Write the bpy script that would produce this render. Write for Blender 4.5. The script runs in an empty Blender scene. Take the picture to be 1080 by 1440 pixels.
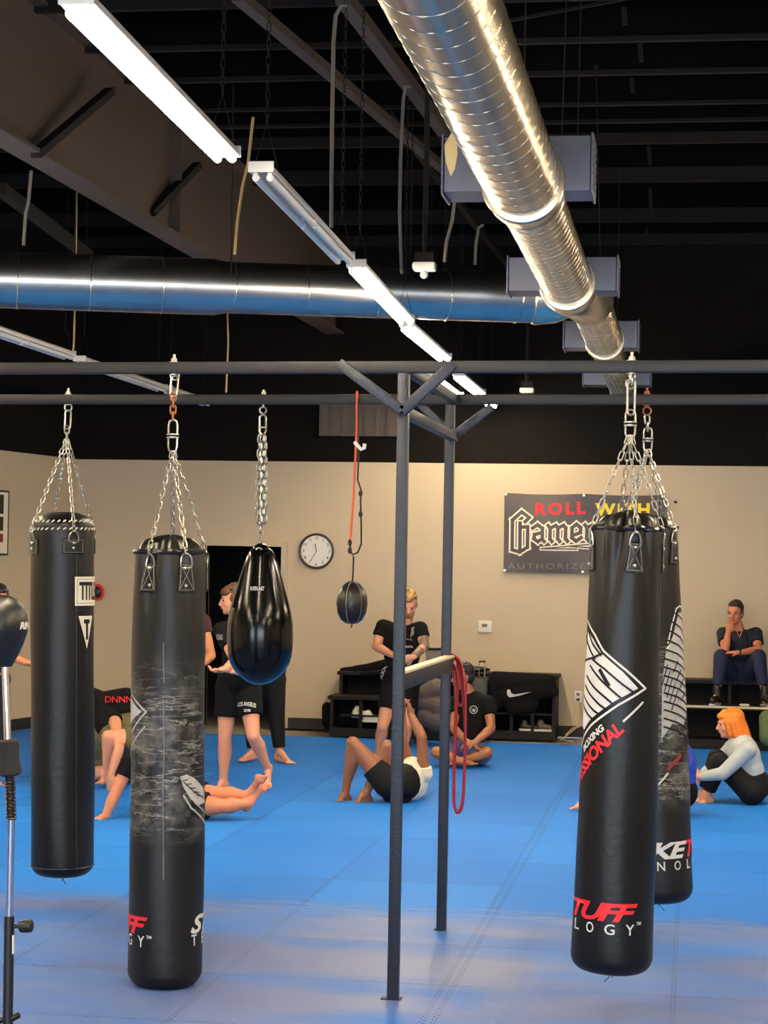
import bpy, bmesh, math, random
from mathutils import Vector, Matrix, Quaternion
random.seed(7)
PI=math.pi
scn=bpy.context.scene
COL=scn.collection
# ---------------------------------------------------------------- camera
F=2870.0; CX,CY=540.0,720.0; H=1.85
yv=Vector((975-CX,CY-800,-F)).normalized()
zv=Vector((1,-.018,0)).cross(yv).normalized()
if zv.y<0: zv=-zv
xv=yv.cross(zv).normalized()
def ray(px,py):
    c=Vector((px-CX,CY-py,-F)); return Vector((xv.dot(c),yv.dot(c),zv.dot(c)))
def PY(px,py,Y):
    d=ray(px,py); t=Y/d.y; return Vector((d.x*t,Y,H+d.z*t))
def PZ(px,py,Z=0.0):
    d=ray(px,py); t=(Z-H)/d.z; return Vector((d.x*t,d.y*t,Z))
cd=bpy.data.cameras.new('camera'); cam=bpy.data.objects.new('camera',cd); COL.objects.link(cam)
cd.sensor_fit='VERTICAL'; cd.sensor_height=24; cd.lens=F/1440*24; cd.clip_start=.1; cd.clip_end=100
R=Matrix(((xv.x,xv.y,xv.z),(yv.x,yv.y,yv.z),(zv.x,zv.y,zv.z)))
cam.matrix_world=Matrix.Translation((0,0,H))@R.to_4x4()
scn.camera=cam
def PX(px,py,X):
    d=ray(px,py); t=X/d.x; return Vector((X,d.y*t,H+d.z*t))
# ---------------------------------------------------------------- materials
def srgb(r,g,b):
    f=lambda c:(c/255/12.92 if c/255<=.04045 else ((c/255+.055)/1.055)**2.4)
    return (f(r),f(g),f(b),1)
def mat(name,col,rough=.6,metal=0,spec=.5,bump=0,bscale=40,var=0,vscale=6,emit=None,es=0,coat=0,sheen=0,sub=0):
    m=bpy.data.materials.new(name); m.use_nodes=True; nt=m.node_tree; b=nt.nodes['Principled BSDF']
    b.inputs['Base Color'].default_value=col; b.inputs['Roughness'].default_value=rough
    b.inputs['Metallic'].default_value=metal; b.inputs['Specular IOR Level'].default_value=spec
    b.inputs['Coat Weight'].default_value=coat; b.inputs['Coat Roughness'].default_value=.15
    b.inputs['Sheen Weight'].default_value=sheen
    if sub:
        b.inputs['Subsurface Weight'].default_value=sub; b.inputs['Subsurface Scale'].default_value=.01
    if emit: b.inputs['Emission Color'].default_value=emit; b.inputs['Emission Strength'].default_value=es
    tc=nt.nodes.new('ShaderNodeTexCoord')
    if bump:
        n=nt.nodes.new('ShaderNodeTexNoise'); n.inputs['Scale'].default_value=bscale; n.inputs['Detail'].default_value=5
        bp=nt.nodes.new('ShaderNodeBump'); bp.inputs['Strength'].default_value=bump; bp.inputs['Distance'].default_value=.01
        nt.links.new(tc.outputs['Object'],n.inputs['Vector']); nt.links.new(n.outputs['Fac'],bp.inputs['Height']); nt.links.new(bp.outputs['Normal'],b.inputs['Normal'])
    if var:
        n=nt.nodes.new('ShaderNodeTexNoise'); n.inputs['Scale'].default_value=vscale; n.inputs['Detail'].default_value=6
        mx=nt.nodes.new('ShaderNodeMix'); mx.data_type='RGBA'
        mx.inputs[6].default_value=tuple(c*(1-var) for c in col[:3])+(1,); mx.inputs[7].default_value=tuple(min(1,c*(1+var)) for c in col[:3])+(1,)
        nt.links.new(tc.outputs['Object'],n.inputs['Vector']); nt.links.new(n.outputs['Fac'],mx.inputs[0]); nt.links.new(mx.outputs[2],b.inputs['Base Color'])
    return m
M={}
def N(nt,t,**k):
    n=nt.nodes.new(t)
    for a,v in k.items():
        if a.startswith('i_'):
            key=a[2:]; key=int(key) if key.isdigit() else key.replace('_',' ')
            n.inputs[key].default_value=v
        else: setattr(n,a,v)
    return n
def math_(nt,op,a,b=None,c=None):
    n=nt.nodes.new('ShaderNodeMath'); n.operation=op
    for i,v in enumerate((a,b,c)):
        if v is None: continue
        if isinstance(v,(int,float)): n.inputs[i].default_value=v
        else: nt.links.new(v,n.inputs[i])
    return n.outputs[0]
# ---------------------------------------------------------------- mesh builder
ORG={}
class MB:
    def __init__(s): s.v=[]; s.f=[]; s.mi=[]; s.m=0
    def add(s,vs,fs):
        o=len(s.v); s.v+= [Vector(v) for v in vs]; s.f+=[tuple(i+o for i in f) for f in fs]; s.mi+=[s.m]*len(fs); return s
    def box(s,c,d,rot=None,bev=0):
        c=Vector(c); hx,hy,hz=d[0]/2,d[1]/2,d[2]/2
        q=rot if rot is not None else Matrix.Identity(3)
        if not bev:
            vs=[c+q@Vector((x*hx,y*hy,z*hz)) for x in(-1,1) for y in(-1,1) for z in(-1,1)]
            return s.add(vs,[(0,1,3,2),(4,6,7,5),(0,4,5,1),(2,3,7,6),(0,2,6,4),(1,5,7,3)])
        bm=bmesh.new(); bmesh.ops.create_cube(bm,size=1)
        for v in bm.verts: v.co=Vector((v.co.x*d[0],v.co.y*d[1],v.co.z*d[2]))
        bmesh.ops.bevel(bm,geom=bm.edges[:],offset=bev,segments=2,affect='EDGES',profile=.5)
        s.addbm(bm,Matrix.Translation(c)@q.to_4x4()); return s
    def addbm(s,bm,mt=None):
        bm.verts.index_update(); mt=mt or Matrix.Identity(4)
        s.add([mt@v.co for v in bm.verts],[tuple(v.index for v in f.verts) for f in bm.faces]); bm.free(); return s
    def bar(s,p0,p1,w,h,up=Vector((0,0,1)),bev=0):
        p0=Vector(p0);p1=Vector(p1);d=p1-p0; y=d.normalized(); x=y.cross(up)
        if x.length<1e-4: x=y.cross(Vector((0,1,0)))
        x.normalize(); z=x.cross(y); q=Matrix((x,y,z)).transposed()
        return s.box((p0+p1)/2,(w,d.length,h),q,bev)
    def tube(s,pts,r,n=8,closed=False,cap=True):
        pts=[Vector(p) for p in pts]; k=len(pts); rs=r if isinstance(r,(list,tuple)) else [r]*k
        vs=[];fs=[]; T=[]
        for i in range(k):
            a=pts[(i-1)%k] if closed or i>0 else pts[i]; b=pts[(i+1)%k] if closed or i<k-1 else pts[i]
            T.append((b-a).normalized())
        u=T[0].orthogonal().normalized()
        for i in range(k):
            if i>0:
                ax=T[i-1].cross(T[i])
                if ax.length>1e-7: u=Quaternion(ax.normalized(),T[i-1].angle(T[i]))@u
                u=(u-T[i]*u.dot(T[i])).normalized()
            w=T[i].cross(u)
            for j in range(n):
                a=2*PI*j/n; vs.append(pts[i]+(u*math.cos(a)+w*math.sin(a))*rs[i])
        kk=k if closed else k-1
        for i in range(kk):
            for j in range(n):
                a=i*n+j;b=i*n+(j+1)%n;c=((i+1)%k)*n+(j+1)%n;d=((i+1)%k)*n+j; fs.append((a,b,c,d))
        if cap and not closed: fs.append(tuple(range(n-1,-1,-1))); fs.append(tuple(range((k-1)*n,k*n)))
        return s.add(vs,fs)
    def cyl(s,p0,p1,r0,r1=None,n=24): return s.tube([p0,p1],[r0,r0 if r1 is None else r1],n)
    def lathe(s,prof,fn,n=48):
        # prof list (r,z); fn(theta,z,r)->Vector
        vs=[];fs=[];k=len(prof)
        for r,z in prof:
            for j in range(n): vs.append(fn(2*PI*j/n,z,r))
        for i in range(k-1):
            for j in range(n): fs.append((i*n+j,i*n+(j+1)%n,(i+1)*n+(j+1)%n,(i+1)*n+j))
        fs.append(tuple(range(n-1,-1,-1))); fs.append(tuple(range((k-1)*n,k*n)))
        return s.add(vs,fs)
    def ell(s,c,rad,rot=None,n=16,m=10):
        c=Vector(c); q=rot if rot is not None else Matrix.Identity(3); vs=[c+q@Vector((0,0,-rad[2]))];fs=[]
        for i in range(1,m):
            p=-PI/2+PI*i/m
            for j in range(n):
                a=2*PI*j/n; vs.append(c+q@Vector((rad[0]*math.cos(p)*math.cos(a),rad[1]*math.cos(p)*math.sin(a),rad[2]*math.sin(p))))
        vs.append(c+q@Vector((0,0,rad[2]))); t=len(vs)-1
        for j in range(n): fs.append((0,1+(j+1)%n,1+j)); fs.append((t,t-n+j,t-n+(j+1)%n))
        for i in range(m-2):
            for j in range(n): a=1+i*n; fs.append((a+j,a+(j+1)%n,a+n+(j+1)%n,a+n+j))
        return s.add(vs,fs)
    def cap(s,p0,p1,r0,r1=None,flat=False,n=14):
        p0=Vector(p0);p1=Vector(p1); r1=r0 if r1 is None else r1
        d=(p1-p0); L=d.length
        if L<1e-5: return s.ell(p0,(r0,)*3)
        d/=L; pts=[];rs=[]
        for i in range(5):
            a=PI/2*i/4.5; pts.append(p0-d*r0*math.cos(a)); rs.append(max(r0*math.sin(a),.15*r0))
        pts.append(p0);rs.append(r0); pts.append(p1);rs.append(r1)
        if not flat:
            for i in range(4,-1,-1):
                a=PI/2*i/4.5; pts.append(p1+d*r1*math.cos(a)); rs.append(max(r1*math.sin(a),.15*r1))
        # straight tube with fixed frame
        u=d.orthogonal().normalized(); w=d.cross(u); vs=[];fs=[]
        for p,r in zip(pts,rs):
            for j in range(n):
                a=2*PI*j/n; vs.append(p+(u*math.cos(a)+w*math.sin(a))*r)
        k=len(pts)
        for i in range(k-1):
            for j in range(n): fs.append((i*n+j,i*n+(j+1)%n,(i+1)*n+(j+1)%n,(i+1)*n+j))
        fs.append(tuple(range(n-1,-1,-1))); fs.append(tuple(range((k-1)*n,k*n)))
        return s.add(vs,fs)
    def prism(s,pts,fn,d0,d1):
        # polygon pts (u,v) -> fn(u,v,d)
        n=len(pts); vs=[fn(u,v,d0) for u,v in pts]+[fn(u,v,d1) for u,v in pts]
        fs=[tuple(range(n-1,-1,-1)),tuple(range(n,2*n))]+[(i,(i+1)%n,n+(i+1)%n,n+i) for i in range(n)]
        return s.add(vs,fs)
    def build(s,name,m,parent=None,smooth=True,angle=40,org=None):
        me=bpy.data.meshes.new(name)
        if parent is not None: o0=ORG[parent.name]
        elif org is not None: o0=Vector(org)
        else:
            xs=[v.x for v in s.v];ys=[v.y for v in s.v];o0=Vector(((min(xs)+max(xs))/2,(min(ys)+max(ys))/2,min(v.z for v in s.v)))
        me.from_pydata([v-o0 for v in s.v],[],s.f)
        for x in (m if isinstance(m,(list,tuple)) else [m]): me.materials.append(x)
        if s.m: me.polygons.foreach_set('material_index',s.mi)
        bm=bmesh.new(); bm.from_mesh(me); bmesh.ops.recalc_face_normals(bm,faces=bm.faces)
        for e in bm.edges:
            if len(e.link_faces)==2 and e.calc_face_angle(0)>math.radians(angle): e.smooth=False
        for f in bm.faces: f.smooth=smooth
        bm.to_mesh(me); bm.free(); me.update()
        ob=bpy.data.objects.new(name,me); COL.objects.link(ob); ORG[ob.name]=o0
        if parent is not None: ob.parent=parent
        else: ob.location=o0
        return ob
def tag(o,label=None,cat=None,group=None,kind=None):
    if label: o['label']=label
    if cat: o['category']=cat
    if group: o['group']=group
    if kind: o['kind']=kind
    return o
def thing(name,label,cat,loc,group=None):
    o=bpy.data.objects.new(name,None); o.empty_display_size=.1; COL.objects.link(o); o.location=Vector(loc); ORG[o.name]=Vector(loc)
    return tag(o,label,cat,group)
def struct(name,mb,m,smooth=False,label=None):
    o=mb.build(name,m,smooth=smooth); o['kind']='structure'
    if label: o['label']=label
    return o
def copy_tree(o,delta,parent=None):
    c=o.copy(); COL.objects.link(c)
    ORG[c.name]=ORG[o.name]+delta
    if parent is not None: c.parent=parent
    else: c.location=o.location+delta
    for ch in list(o.children): copy_tree(ch,delta,c)
    return c
# ---------------------------------------------------------------- text & wrapping
def textgeo(body,h,w=None,bold=.0,shear=0,spacing=1.0,cutx=0):
    """flat text as (verts 2d, faces), scaled to height h and (if given) width w, origin lower left"""
    cu=bpy.data.curves.new('t','FONT'); cu.body=body; cu.size=1; cu.offset=bold; cu.shear=shear; cu.space_character=spacing; cu.resolution_u=3
    ob=bpy.data.objects.new('t',cu); COL.objects.link(ob)
    dg=bpy.context.evaluated_depsgraph_get(); dg.update()
    me=ob.evaluated_get(dg).to_mesh()
    vs=[v.co.copy() for v in me.vertices]; fs=[tuple(p.vertices) for p in me.polygons]
    ob.evaluated_get(dg).to_mesh_clear(); bpy.data.objects.remove(ob); bpy.data.curves.remove(cu)
    x0=min(v.x for v in vs);x1=max(v.x for v in vs);y0=min(v.y for v in vs);y1=max(v.y for v in vs)
    sy=h/(y1-y0); sx=sy if w is None else w/(x1-x0)
    return [((v.x-x0)*sx,(v.y-y0)*sy) for v in vs],fs
def wrapgeo(mb,vs,fs,fn,step,axis=0):
    bm=bmesh.new(); bv=[bm.verts.new((u,v,0)) for u,v in vs]
    for f in fs:
        try: bm.faces.new([bv[i] for i in f])
        except ValueError: pass
    lo=min(p[axis] for p in vs); hi=max(p[axis] for p in vs); k=math.floor(lo/step)+1
    nrm=(1,0,0) if axis==0 else (0,1,0)
    while k*step<hi:
        co=(k*step,0,0) if axis==0 else (0,k*step,0)
        bmesh.ops.bisect_plane(bm,geom=bm.verts[:]+bm.edges[:]+bm.faces[:],plane_co=co,plane_no=nrm); k+=1
    bm.verts.index_update(); mb.add([fn(v.co.x,v.co.y) for v in bm.verts],[tuple(v.index for v in f.verts) for f in bm.faces]); bm.free()
def stroke(pts,w):
    """polyline -> list of quads (2d) with extended ends, as verts, faces"""
    vs=[];fs=[]
    for (a,b) in zip(pts,pts[1:]):
        dx,dy=b[0]-a[0],b[1]-a[1]; L=math.hypot(dx,dy) or 1e-6; dx/=L;dy/=L; e=w/2*.9
        nx,ny=-dy*w/2,dx*w/2; o=len(vs)
        vs+=[(a[0]-dx*e+nx,a[1]-dy*e+ny),(a[0]-dx*e-nx,a[1]-dy*e-ny),(b[0]+dx*e-nx,b[1]+dy*e-ny),(b[0]+dx*e+nx,b[1]+dy*e+ny)]; fs.append((o,o+1,o+2,o+3))
    return vs,fs
# ---------------------------------------------------------------- chains & hardware
def link(mb,c,ax,side,L,W,r,n=5,k=12):
    """one stadium shaped chain link, centre c, long axis ax, flat in plane (ax,side)"""
    pts=[]; h=L/2-W/2
    for i in range(k):
        a=2*PI*(i+.5)/k; x=math.cos(a)*W/2; y=math.sin(a)*W/2+(h if math.sin(a)>0 else -h); pts.append(c+ax*y+side*x)
    mb.tube(pts,r,n,closed=True)
def chain(mb,p0,p1,L=.034,W=.02,r=.003,n=5,k=10,sag=0,ph=0):
    p0=Vector(p0);p1=Vector(p1); D=(p1-p0).length; pitch=L-2*r-.001; cnt=max(2,round(D/pitch)); d=(p1-p0)/cnt
    ax0=d.normalized(); s0=ax0.orthogonal().normalized(); s0=Quaternion(ax0,ph+.6)@s0
    for i in range(cnt):
        t=(i+.5)/cnt; c=p0+(p1-p0)*t+Vector((0,0,-sag*4*t*(1-t)))
        side=s0 if i%2==0 else ax0.cross(s0)
        link(mb,c,ax0,side,d.length+2*r+.001,W,r,n,k)
# ================================================================= MATERIALS
M['wall']=mat('wall_paint_tan',srgb(196,178,150),.75,bump=.04,bscale=60,var=.03,vscale=1.2)
M['black_wall']=mat('black_wall_paint',srgb(17,13,11),.9,spec=.15,bump=.05,bscale=60)
M['deck']=mat('black_ceiling_paint',srgb(9,7,7),.9,spec=.08)
M['steelpaint']=mat('brown_black_steel_paint',srgb(62,50,44),.6)
M['purlin']=mat('dark_purlin_paint',srgb(24,20,18),.8,spec=.2)
M['rubber_base']=mat('black_rubber',srgb(30,27,25),.6)
M['concrete']=mat('concrete',srgb(140,130,115),.7,var=.12,vscale=3)
M['rig']=mat('rig_steel_grey',srgb(46,49,57),.42,.55,bump=.25,bscale=90,var=.2,vscale=25)
M['beamsteel']=mat('beam_steel_dark',srgb(32,31,33),.5,.4,bump=.1,bscale=60,var=.25,vscale=12)
M['zinc']=mat('galvanised_chain_steel',srgb(168,165,154),.32,.9)
M['rust']=mat('rusted_steel',srgb(150,88,52),.8,.3,var=.4,vscale=200)
M['leather']=mat('black_vinyl',srgb(7,6,6),.40,0,.36,bump=.18,bscale=35,var=.25,vscale=5)
M['leather_soft']=mat('black_creased_vinyl',srgb(8,7,7),.34,0,.5,bump=.3,bscale=18)
M['gloss']=mat('glossy_black_rubber',srgb(6,6,6),.17,0,.32,bump=.05,bscale=8)
M['satin']=mat('satin_black_leather',srgb(16,15,16),.38)
M['white_print']=mat('white_print',srgb(205,202,196),.6,var=.1,vscale=60)
M['grey_print']=mat('worn_white_print',srgb(165,162,156),.65,var=.35,vscale=60)
M['red_print']=mat('red_print',srgb(214,30,38),.55)
M['dark_red_print']=mat('worn_red_print',srgb(130,34,36),.6,var=.3,vscale=60)
M['yellow_print']=mat('yellow_print',srgb(232,205,40),.55)
M['cream_print']=mat('cream_print',srgb(236,226,200),.6)
M['banner']=mat('banner_vinyl_charcoal',srgb(62,52,50),.38,bump=.15,bscale=5)
M['stitch']=mat('grey_stitching',srgb(130,124,112),.7)
M['worn']=mat('worn_edge_vinyl',srgb(96,93,87),.6,var=.5,vscale=30)
M['lace']=mat('white_lacing',srgb(222,214,198),.6)
M['rivet']=mat('steel_rivet',srgb(205,200,190),.3,.9)
M['white_metal']=mat('white_enamel',srgb(225,220,210),.4)
M['tube_off']=mat('unlit_tube_glass',srgb(232,228,218),.5)
M['tube_on']=mat('lit_tube',(1,.9,.72,1),.3,emit=(1,.82,.59,1),es=85)
M['galv']=mat('galvanised_duct',srgb(208,198,176),.25,1,bump=.06,bscale=7,var=.12,vscale=6)
M['galv_dull']=mat('dull_galvanised_duct',srgb(172,170,166),.3,1,bump=.12,bscale=6,var=.15,vscale=5)
M['register']=mat('register_sheet_metal',srgb(112,112,124),.42,.85,var=.15,vscale=9)
M['plastic_white']=mat('white_plastic',srgb(226,222,210),.45)
M['plastic_black']=mat('black_plastic',srgb(22,21,22),.4)
M['foam']=mat('black_foam',srgb(26,24,24),.85)
M['chrome']=mat('chrome',srgb(215,215,220),.1,1)
M['black_wood']=mat('black_painted_wood',srgb(16,13,12),.6,spec=.3,var=.25,vscale=8,bump=.05)
M['tan_strip']=mat('tan_wood_and_lit_rail',srgb(214,196,158),.5,var=.08,vscale=20)  # wood of the bleacher edge; also paints light on the rack rail
M['door_frame']=mat('door_frame_paint',srgb(192,176,150),.5)
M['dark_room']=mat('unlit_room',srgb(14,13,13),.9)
M['black_cloth']=mat('black_cotton',srgb(13,12,13),.9,spec=.2,var=.15,vscale=12)
M['black_cloth2']=mat('black_polyester',srgb(16,15,16),.8,spec=.25)
M['navy']=mat('navy_scrub_cotton',srgb(18,21,38),.85)
M['navy2']=mat('navy_scrub_trousers',srgb(30,35,64),.85)
M['grey_knit']=mat('light_grey_knit',srgb(176,182,180),.85,bump=.2,bscale=30)
M['olive']=mat('olive_cotton',srgb(92,88,58),.85,var=.1)
M['maroon']=mat('dark_maroon_cotton',srgb(58,20,22),.85)
M['royal']=mat('royal_blue_rash_guard',srgb(30,58,170),.6)
M['blue_short']=mat('slate_blue_shorts',srgb(72,84,140),.8)
M['white_cloth']=mat('white_jersey',srgb(224,218,196),.8)
M['yellow_cloth']=mat('yellow_trim',srgb(214,220,60),.8)
M['grey_bag']=mat('grey_nylon',srgb(84,74,70),.7,var=.2,vscale=12,bump=.3,bscale=12)
M['skin_fair']=mat('fair_skin',srgb(214,148,116),.5,sub=.08,var=.06,vscale=14)
M['skin_tan']=mat('tan_skin',srgb(196,132,86),.5,sub=.08,var=.06,vscale=14)
M['skin_orange']=mat('warm_skin',srgb(206,128,92),.5,sub=.08,var=.06,vscale=14)
M['skin_brown']=mat('brown_skin',srgb(140,88,58),.48,sub=.06,var=.08,vscale=14)
M['skin_mid']=mat('medium_skin',srgb(168,108,74),.5,sub=.06,var=.08,vscale=14)
M['tattoo']=mat('tattooed_skin',srgb(128,104,84),.55,var=.45,vscale=40)
M['hair_brown']=mat('brown_hair',srgb(84,56,34),.55,bump=.6,bscale=60,var=.3,vscale=40)
M['hair_blond']=mat('sandy_blond_hair',srgb(158,118,62),.55,bump=.6,bscale=60,var=.3,vscale=40)
M['hair_black']=mat('black_hair',srgb(24,19,17),.5,bump=.6,bscale=60)
M['hair_grey']=mat('greying_dark_hair',srgb(50,40,34),.6,bump=.6,bscale=60,var=.5,vscale=60)
M['hair_red']=mat('bright_copper_hair',srgb(232,120,24),.42,bump=.6,bscale=35,var=.3,vscale=30)
M['eye']=mat('dark_eye',srgb(30,22,20),.2)
M['lip']=mat('lips',srgb(170,88,78),.5)
M['red_rubber']=mat('red_latex_band',srgb(140,14,28),.45)
M['orange_rope']=mat('orange_cord',srgb(220,88,50),.7)
M['black_cord']=mat('black_bungee',srgb(24,20,20),.6)
M['green_bag']=mat('green_nylon',srgb(84,104,60),.7,var=.4,vscale=40)
M['blue_plastic']=mat('blue_plastic',srgb(40,110,190),.3)
M['tan_cable']=mat('beige_cable',srgb(190,170,130),.6)
M['mesh_grey']=mat('grey_chair_mesh',srgb(126,116,102),.8)
M['brown_louver']=mat('brown_louver_metal',srgb(84,70,58),.55)
M['yellow_tag']=mat('pale_yellow_tape',srgb(226,200,140),.6)
# scuffed vinyl: pale cracks that crowd the middle of the bag
def scuffed(name,z0,z1,amount):
    m=mat(name,srgb(9,8,8),.45,spec=.4,bump=.2,bscale=30); nt=m.node_tree; b=nt.nodes['Principled BSDF']; L=nt.links
    tc=N(nt,'ShaderNodeTexCoord'); mp=N(nt,'ShaderNodeMapping'); mp.inputs['Scale'].default_value=(3.2,3.2,25)
    L.new(tc.outputs['Object'],mp.inputs['Vector'])
    nz=N(nt,'ShaderNodeTexNoise',i_Scale=1.2,i_Detail=6); L.new(mp.outputs[0],nz.inputs['Vector'])
    add=N(nt,'ShaderNodeMix',data_type='VECTOR',i_0=.35); L.new(mp.outputs[0],add.inputs[4]); L.new(nz.outputs['Color'],add.inputs[5])
    ms=N(nt,'ShaderNodeTexNoise',i_Scale=1.1,i_Detail=9,i_Roughness=.62); L.new(add.outputs[1],ms.inputs['Vector'])
    ridge=math_(nt,'ABSOLUTE',math_(nt,'SUBTRACT',ms.outputs['Fac'],.5))
    crack=N(nt,'ShaderNodeMapRange',i_1=0.0,i_2=.013,i_3=1.0,i_4=0.0); L.new(ridge,crack.inputs[0])
    n3=N(nt,'ShaderNodeTexNoise',i_Scale=9,i_Detail=8,i_Roughness=.7); L.new(tc.outputs['Object'],n3.inputs['Vector'])
    haze=N(nt,'ShaderNodeMapRange',i_1=.45,i_2=.8,i_3=0.0,i_4=.45); L.new(n3.outputs['Fac'],haze.inputs[0])
    sp=N(nt,'ShaderNodeSeparateXYZ'); L.new(tc.outputs['Object'],sp.inputs[0])
    lo=N(nt,'ShaderNodeMapRange',i_1=z0,i_2=z0+.12,i_3=0.0,i_4=1.0); L.new(sp.outputs[2],lo.inputs[0])
    hi=N(nt,'ShaderNodeMapRange',i_1=z1-.3,i_2=z1,i_3=1.0,i_4=0.0); L.new(sp.outputs[2],hi.inputs[0])
    msk=math_(nt,'MULTIPLY',lo.outputs[0],hi.outputs[0])
    tot=math_(nt,'MULTIPLY',math_(nt,'MAXIMUM',math_(nt,'MULTIPLY',crack.outputs[0],.75),haze.outputs[0]),math_(nt,'MULTIPLY',msk,amount))
    mx=N(nt,'ShaderNodeMix',data_type='RGBA'); mx.inputs[6].default_value=srgb(9,8,8); mx.inputs[7].default_value=srgb(165,160,150)
    L.new(tot,mx.inputs[0]); L.new(mx.outputs[2],b.inputs['Base Color'])
    return m
# puzzle mats
def mat_floor():
    m=mat('blue_puzzle_mat',srgb(40,110,190),.42,bump=.12,bscale=130); nt=m.node_tree; b=nt.nodes['Principled BSDF']; L=nt.links
    geo=N(nt,'ShaderNodeNewGeometry'); sp=N(nt,'ShaderNodeSeparateXYZ'); L.new(geo.outputs['Position'],sp.inputs[0]); X,Y=sp.outputs[0],sp.outputs[1]
    def tri(v,f,amp): # smooth finger profile
        s=math_(nt,'SINE',math_(nt,'MULTIPLY',v,f)); return math_(nt,'MULTIPLY',math_(nt,'MULTIPLY',math_(nt,'SIGN',s),math_(nt,'POWER',math_(nt,'ABSOLUTE',s),.4)),amp)
    def grid(v,off,per,other,w):
        t=math_(nt,'ADD',math_(nt,'DIVIDE',math_(nt,'SUBTRACT',v,off),per),.5)
        fr=math_(nt,'SUBTRACT',math_(nt,'MULTIPLY',math_(nt,'SUBTRACT',t,math_(nt,'FLOOR',t)),per),per/2)
        d=math_(nt,'ABSOLUTE',math_(nt,'ADD',fr,tri(other,120,.009)))
        mr=N(nt,'ShaderNodeMapRange',i_1=w*.5,i_2=w,i_3=1.0,i_4=0.0); L.new(d,mr.inputs[0]); return mr.outputs[0]
    gx=grid(X,-1.06,1.0,Y,.0042); gy=grid(Y,8.97,.945,X,.005)
    # the second line of the bordered seam
    d2=math_(nt,'ABSOLUTE',math_(nt,'ADD',math_(nt,'SUBTRACT',X,-1.015),tri(Y,120,.009)))
    mr2=N(nt,'ShaderNodeMapRange',i_1=.002,i_2=.0042,i_3=1.0,i_4=0.0); L.new(d2,mr2.inputs[0])
    seam=math_(nt,'MAXIMUM',math_(nt,'MAXIMUM',gx,gy),mr2.outputs[0])
    sn=N(nt,'ShaderNodeTexNoise',i_Scale=1.7,i_Detail=3); L.new(geo.outputs['Position'],sn.inputs['Vector'])
    sm=N(nt,'ShaderNodeMapRange',i_1=.3,i_2=.55,i_3=.5,i_4=1.0); L.new(sn.outputs['Fac'],sm.inputs[0]); seam=math_(nt,'MULTIPLY',seam,sm.outputs[0])
    # per tile tint
    fx=math_(nt,'FLOOR',math_(nt,'ADD',X,1.06)); fy=math_(nt,'FLOOR',math_(nt,'DIVIDE',math_(nt,'SUBTRACT',Y,8.97),.945))
    cb=N(nt,'ShaderNodeCombineXYZ'); L.new(fx,cb.inputs[0]); L.new(fy,cb.inputs[1]); wn=N(nt,'ShaderNodeTexWhiteNoise',noise_dimensions='3D'); L.new(cb.outputs[0],wn.inputs['Vector'])
    # grey on the near tiles: wear, plus painted reflection of the bright wall
    n1=N(nt,'ShaderNodeTexNoise',i_Scale=.8,i_Detail=5,i_Roughness=.5); mp=N(nt,'ShaderNodeMapping'); mp.inputs['Scale'].default_value=(.9,1.8,1); L.new(geo.outputs['Position'],mp.inputs[0]); L.new(mp.outputs[0],n1.inputs['Vector'])
    n2=N(nt,'ShaderNodeTexNoise',i_Scale=5,i_Detail=8,i_Roughness=.65); mp2=N(nt,'ShaderNodeMapping'); mp2.inputs['Scale'].default_value=(.6,3,1); L.new(geo.outputs['Position'],mp2.inputs[0]); L.new(mp2.outputs[0],n2.inputs['Vector'])
    yy=math_(nt,'ADD',Y,math_(nt,'MULTIPLY',math_(nt,'SUBTRACT',n2.outputs['Fac'],.3),1.6))
    near=N(nt,'ShaderNodeMapRange',i_1=10.95,i_2=11.35,i_3=1.0,i_4=0.0); L.new(yy,near.inputs[0])
    blot=N(nt,'ShaderNodeMapRange',i_1=.33,i_2=.58,i_3=0.15,i_4=1.0); L.new(n1.outputs['Fac'],blot.inputs[0])
    worn=math_(nt,'MULTIPLY',near.outputs[0],blot.outputs[0])  # mask of wear and painted reflection together
    mid=N(nt,'ShaderNodeMapRange',i_1=.45,i_2=.75,i_3=0.0,i_4=.16); L.new(n2.outputs['Fac'],mid.inputs[0])
    dust_glare=math_(nt,'MINIMUM',math_(nt,'ADD',math_(nt,'MULTIPLY',worn,.72),math_(nt,'MULTIPLY',mid.outputs[0],.5)),1.0)
    c1=N(nt,'ShaderNodeMix',data_type='RGBA'); c1.inputs[6].default_value=srgb(20,104,196); c1.inputs[7].default_value=srgb(31,118,210); L.new(wn.outputs['Value'],c1.inputs[0])
    c2=N(nt,'ShaderNodeMix',data_type='RGBA'); L.new(c1.outputs[2],c2.inputs[6]); c2.inputs[7].default_value=srgb(98,104,140); L.new(dust_glare,c2.inputs[0])
    c3=N(nt,'ShaderNodeMix',data_type='RGBA'); L.new(c2.outputs[2],c3.inputs[6]); c3.inputs[7].default_value=srgb(18,38,72); L.new(seam,c3.inputs[0])
    L.new(c3.outputs[2],b.inputs['Base Color'])
    ro=N(nt,'ShaderNodeMapRange',i_1=0.0,i_2=1.0,i_3=.62,i_4=.44); L.new(worn,ro.inputs[0]); L.new(ro.outputs[0],b.inputs['Roughness'])
    so=N(nt,'ShaderNodeMapRange',i_1=0.0,i_2=1.0,i_3=.16,i_4=.36); L.new(worn,so.inputs[0]); L.new(so.outputs[0],b.inputs['Specular IOR Level'])
    return m
M['mats']=mat_floor()
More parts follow.
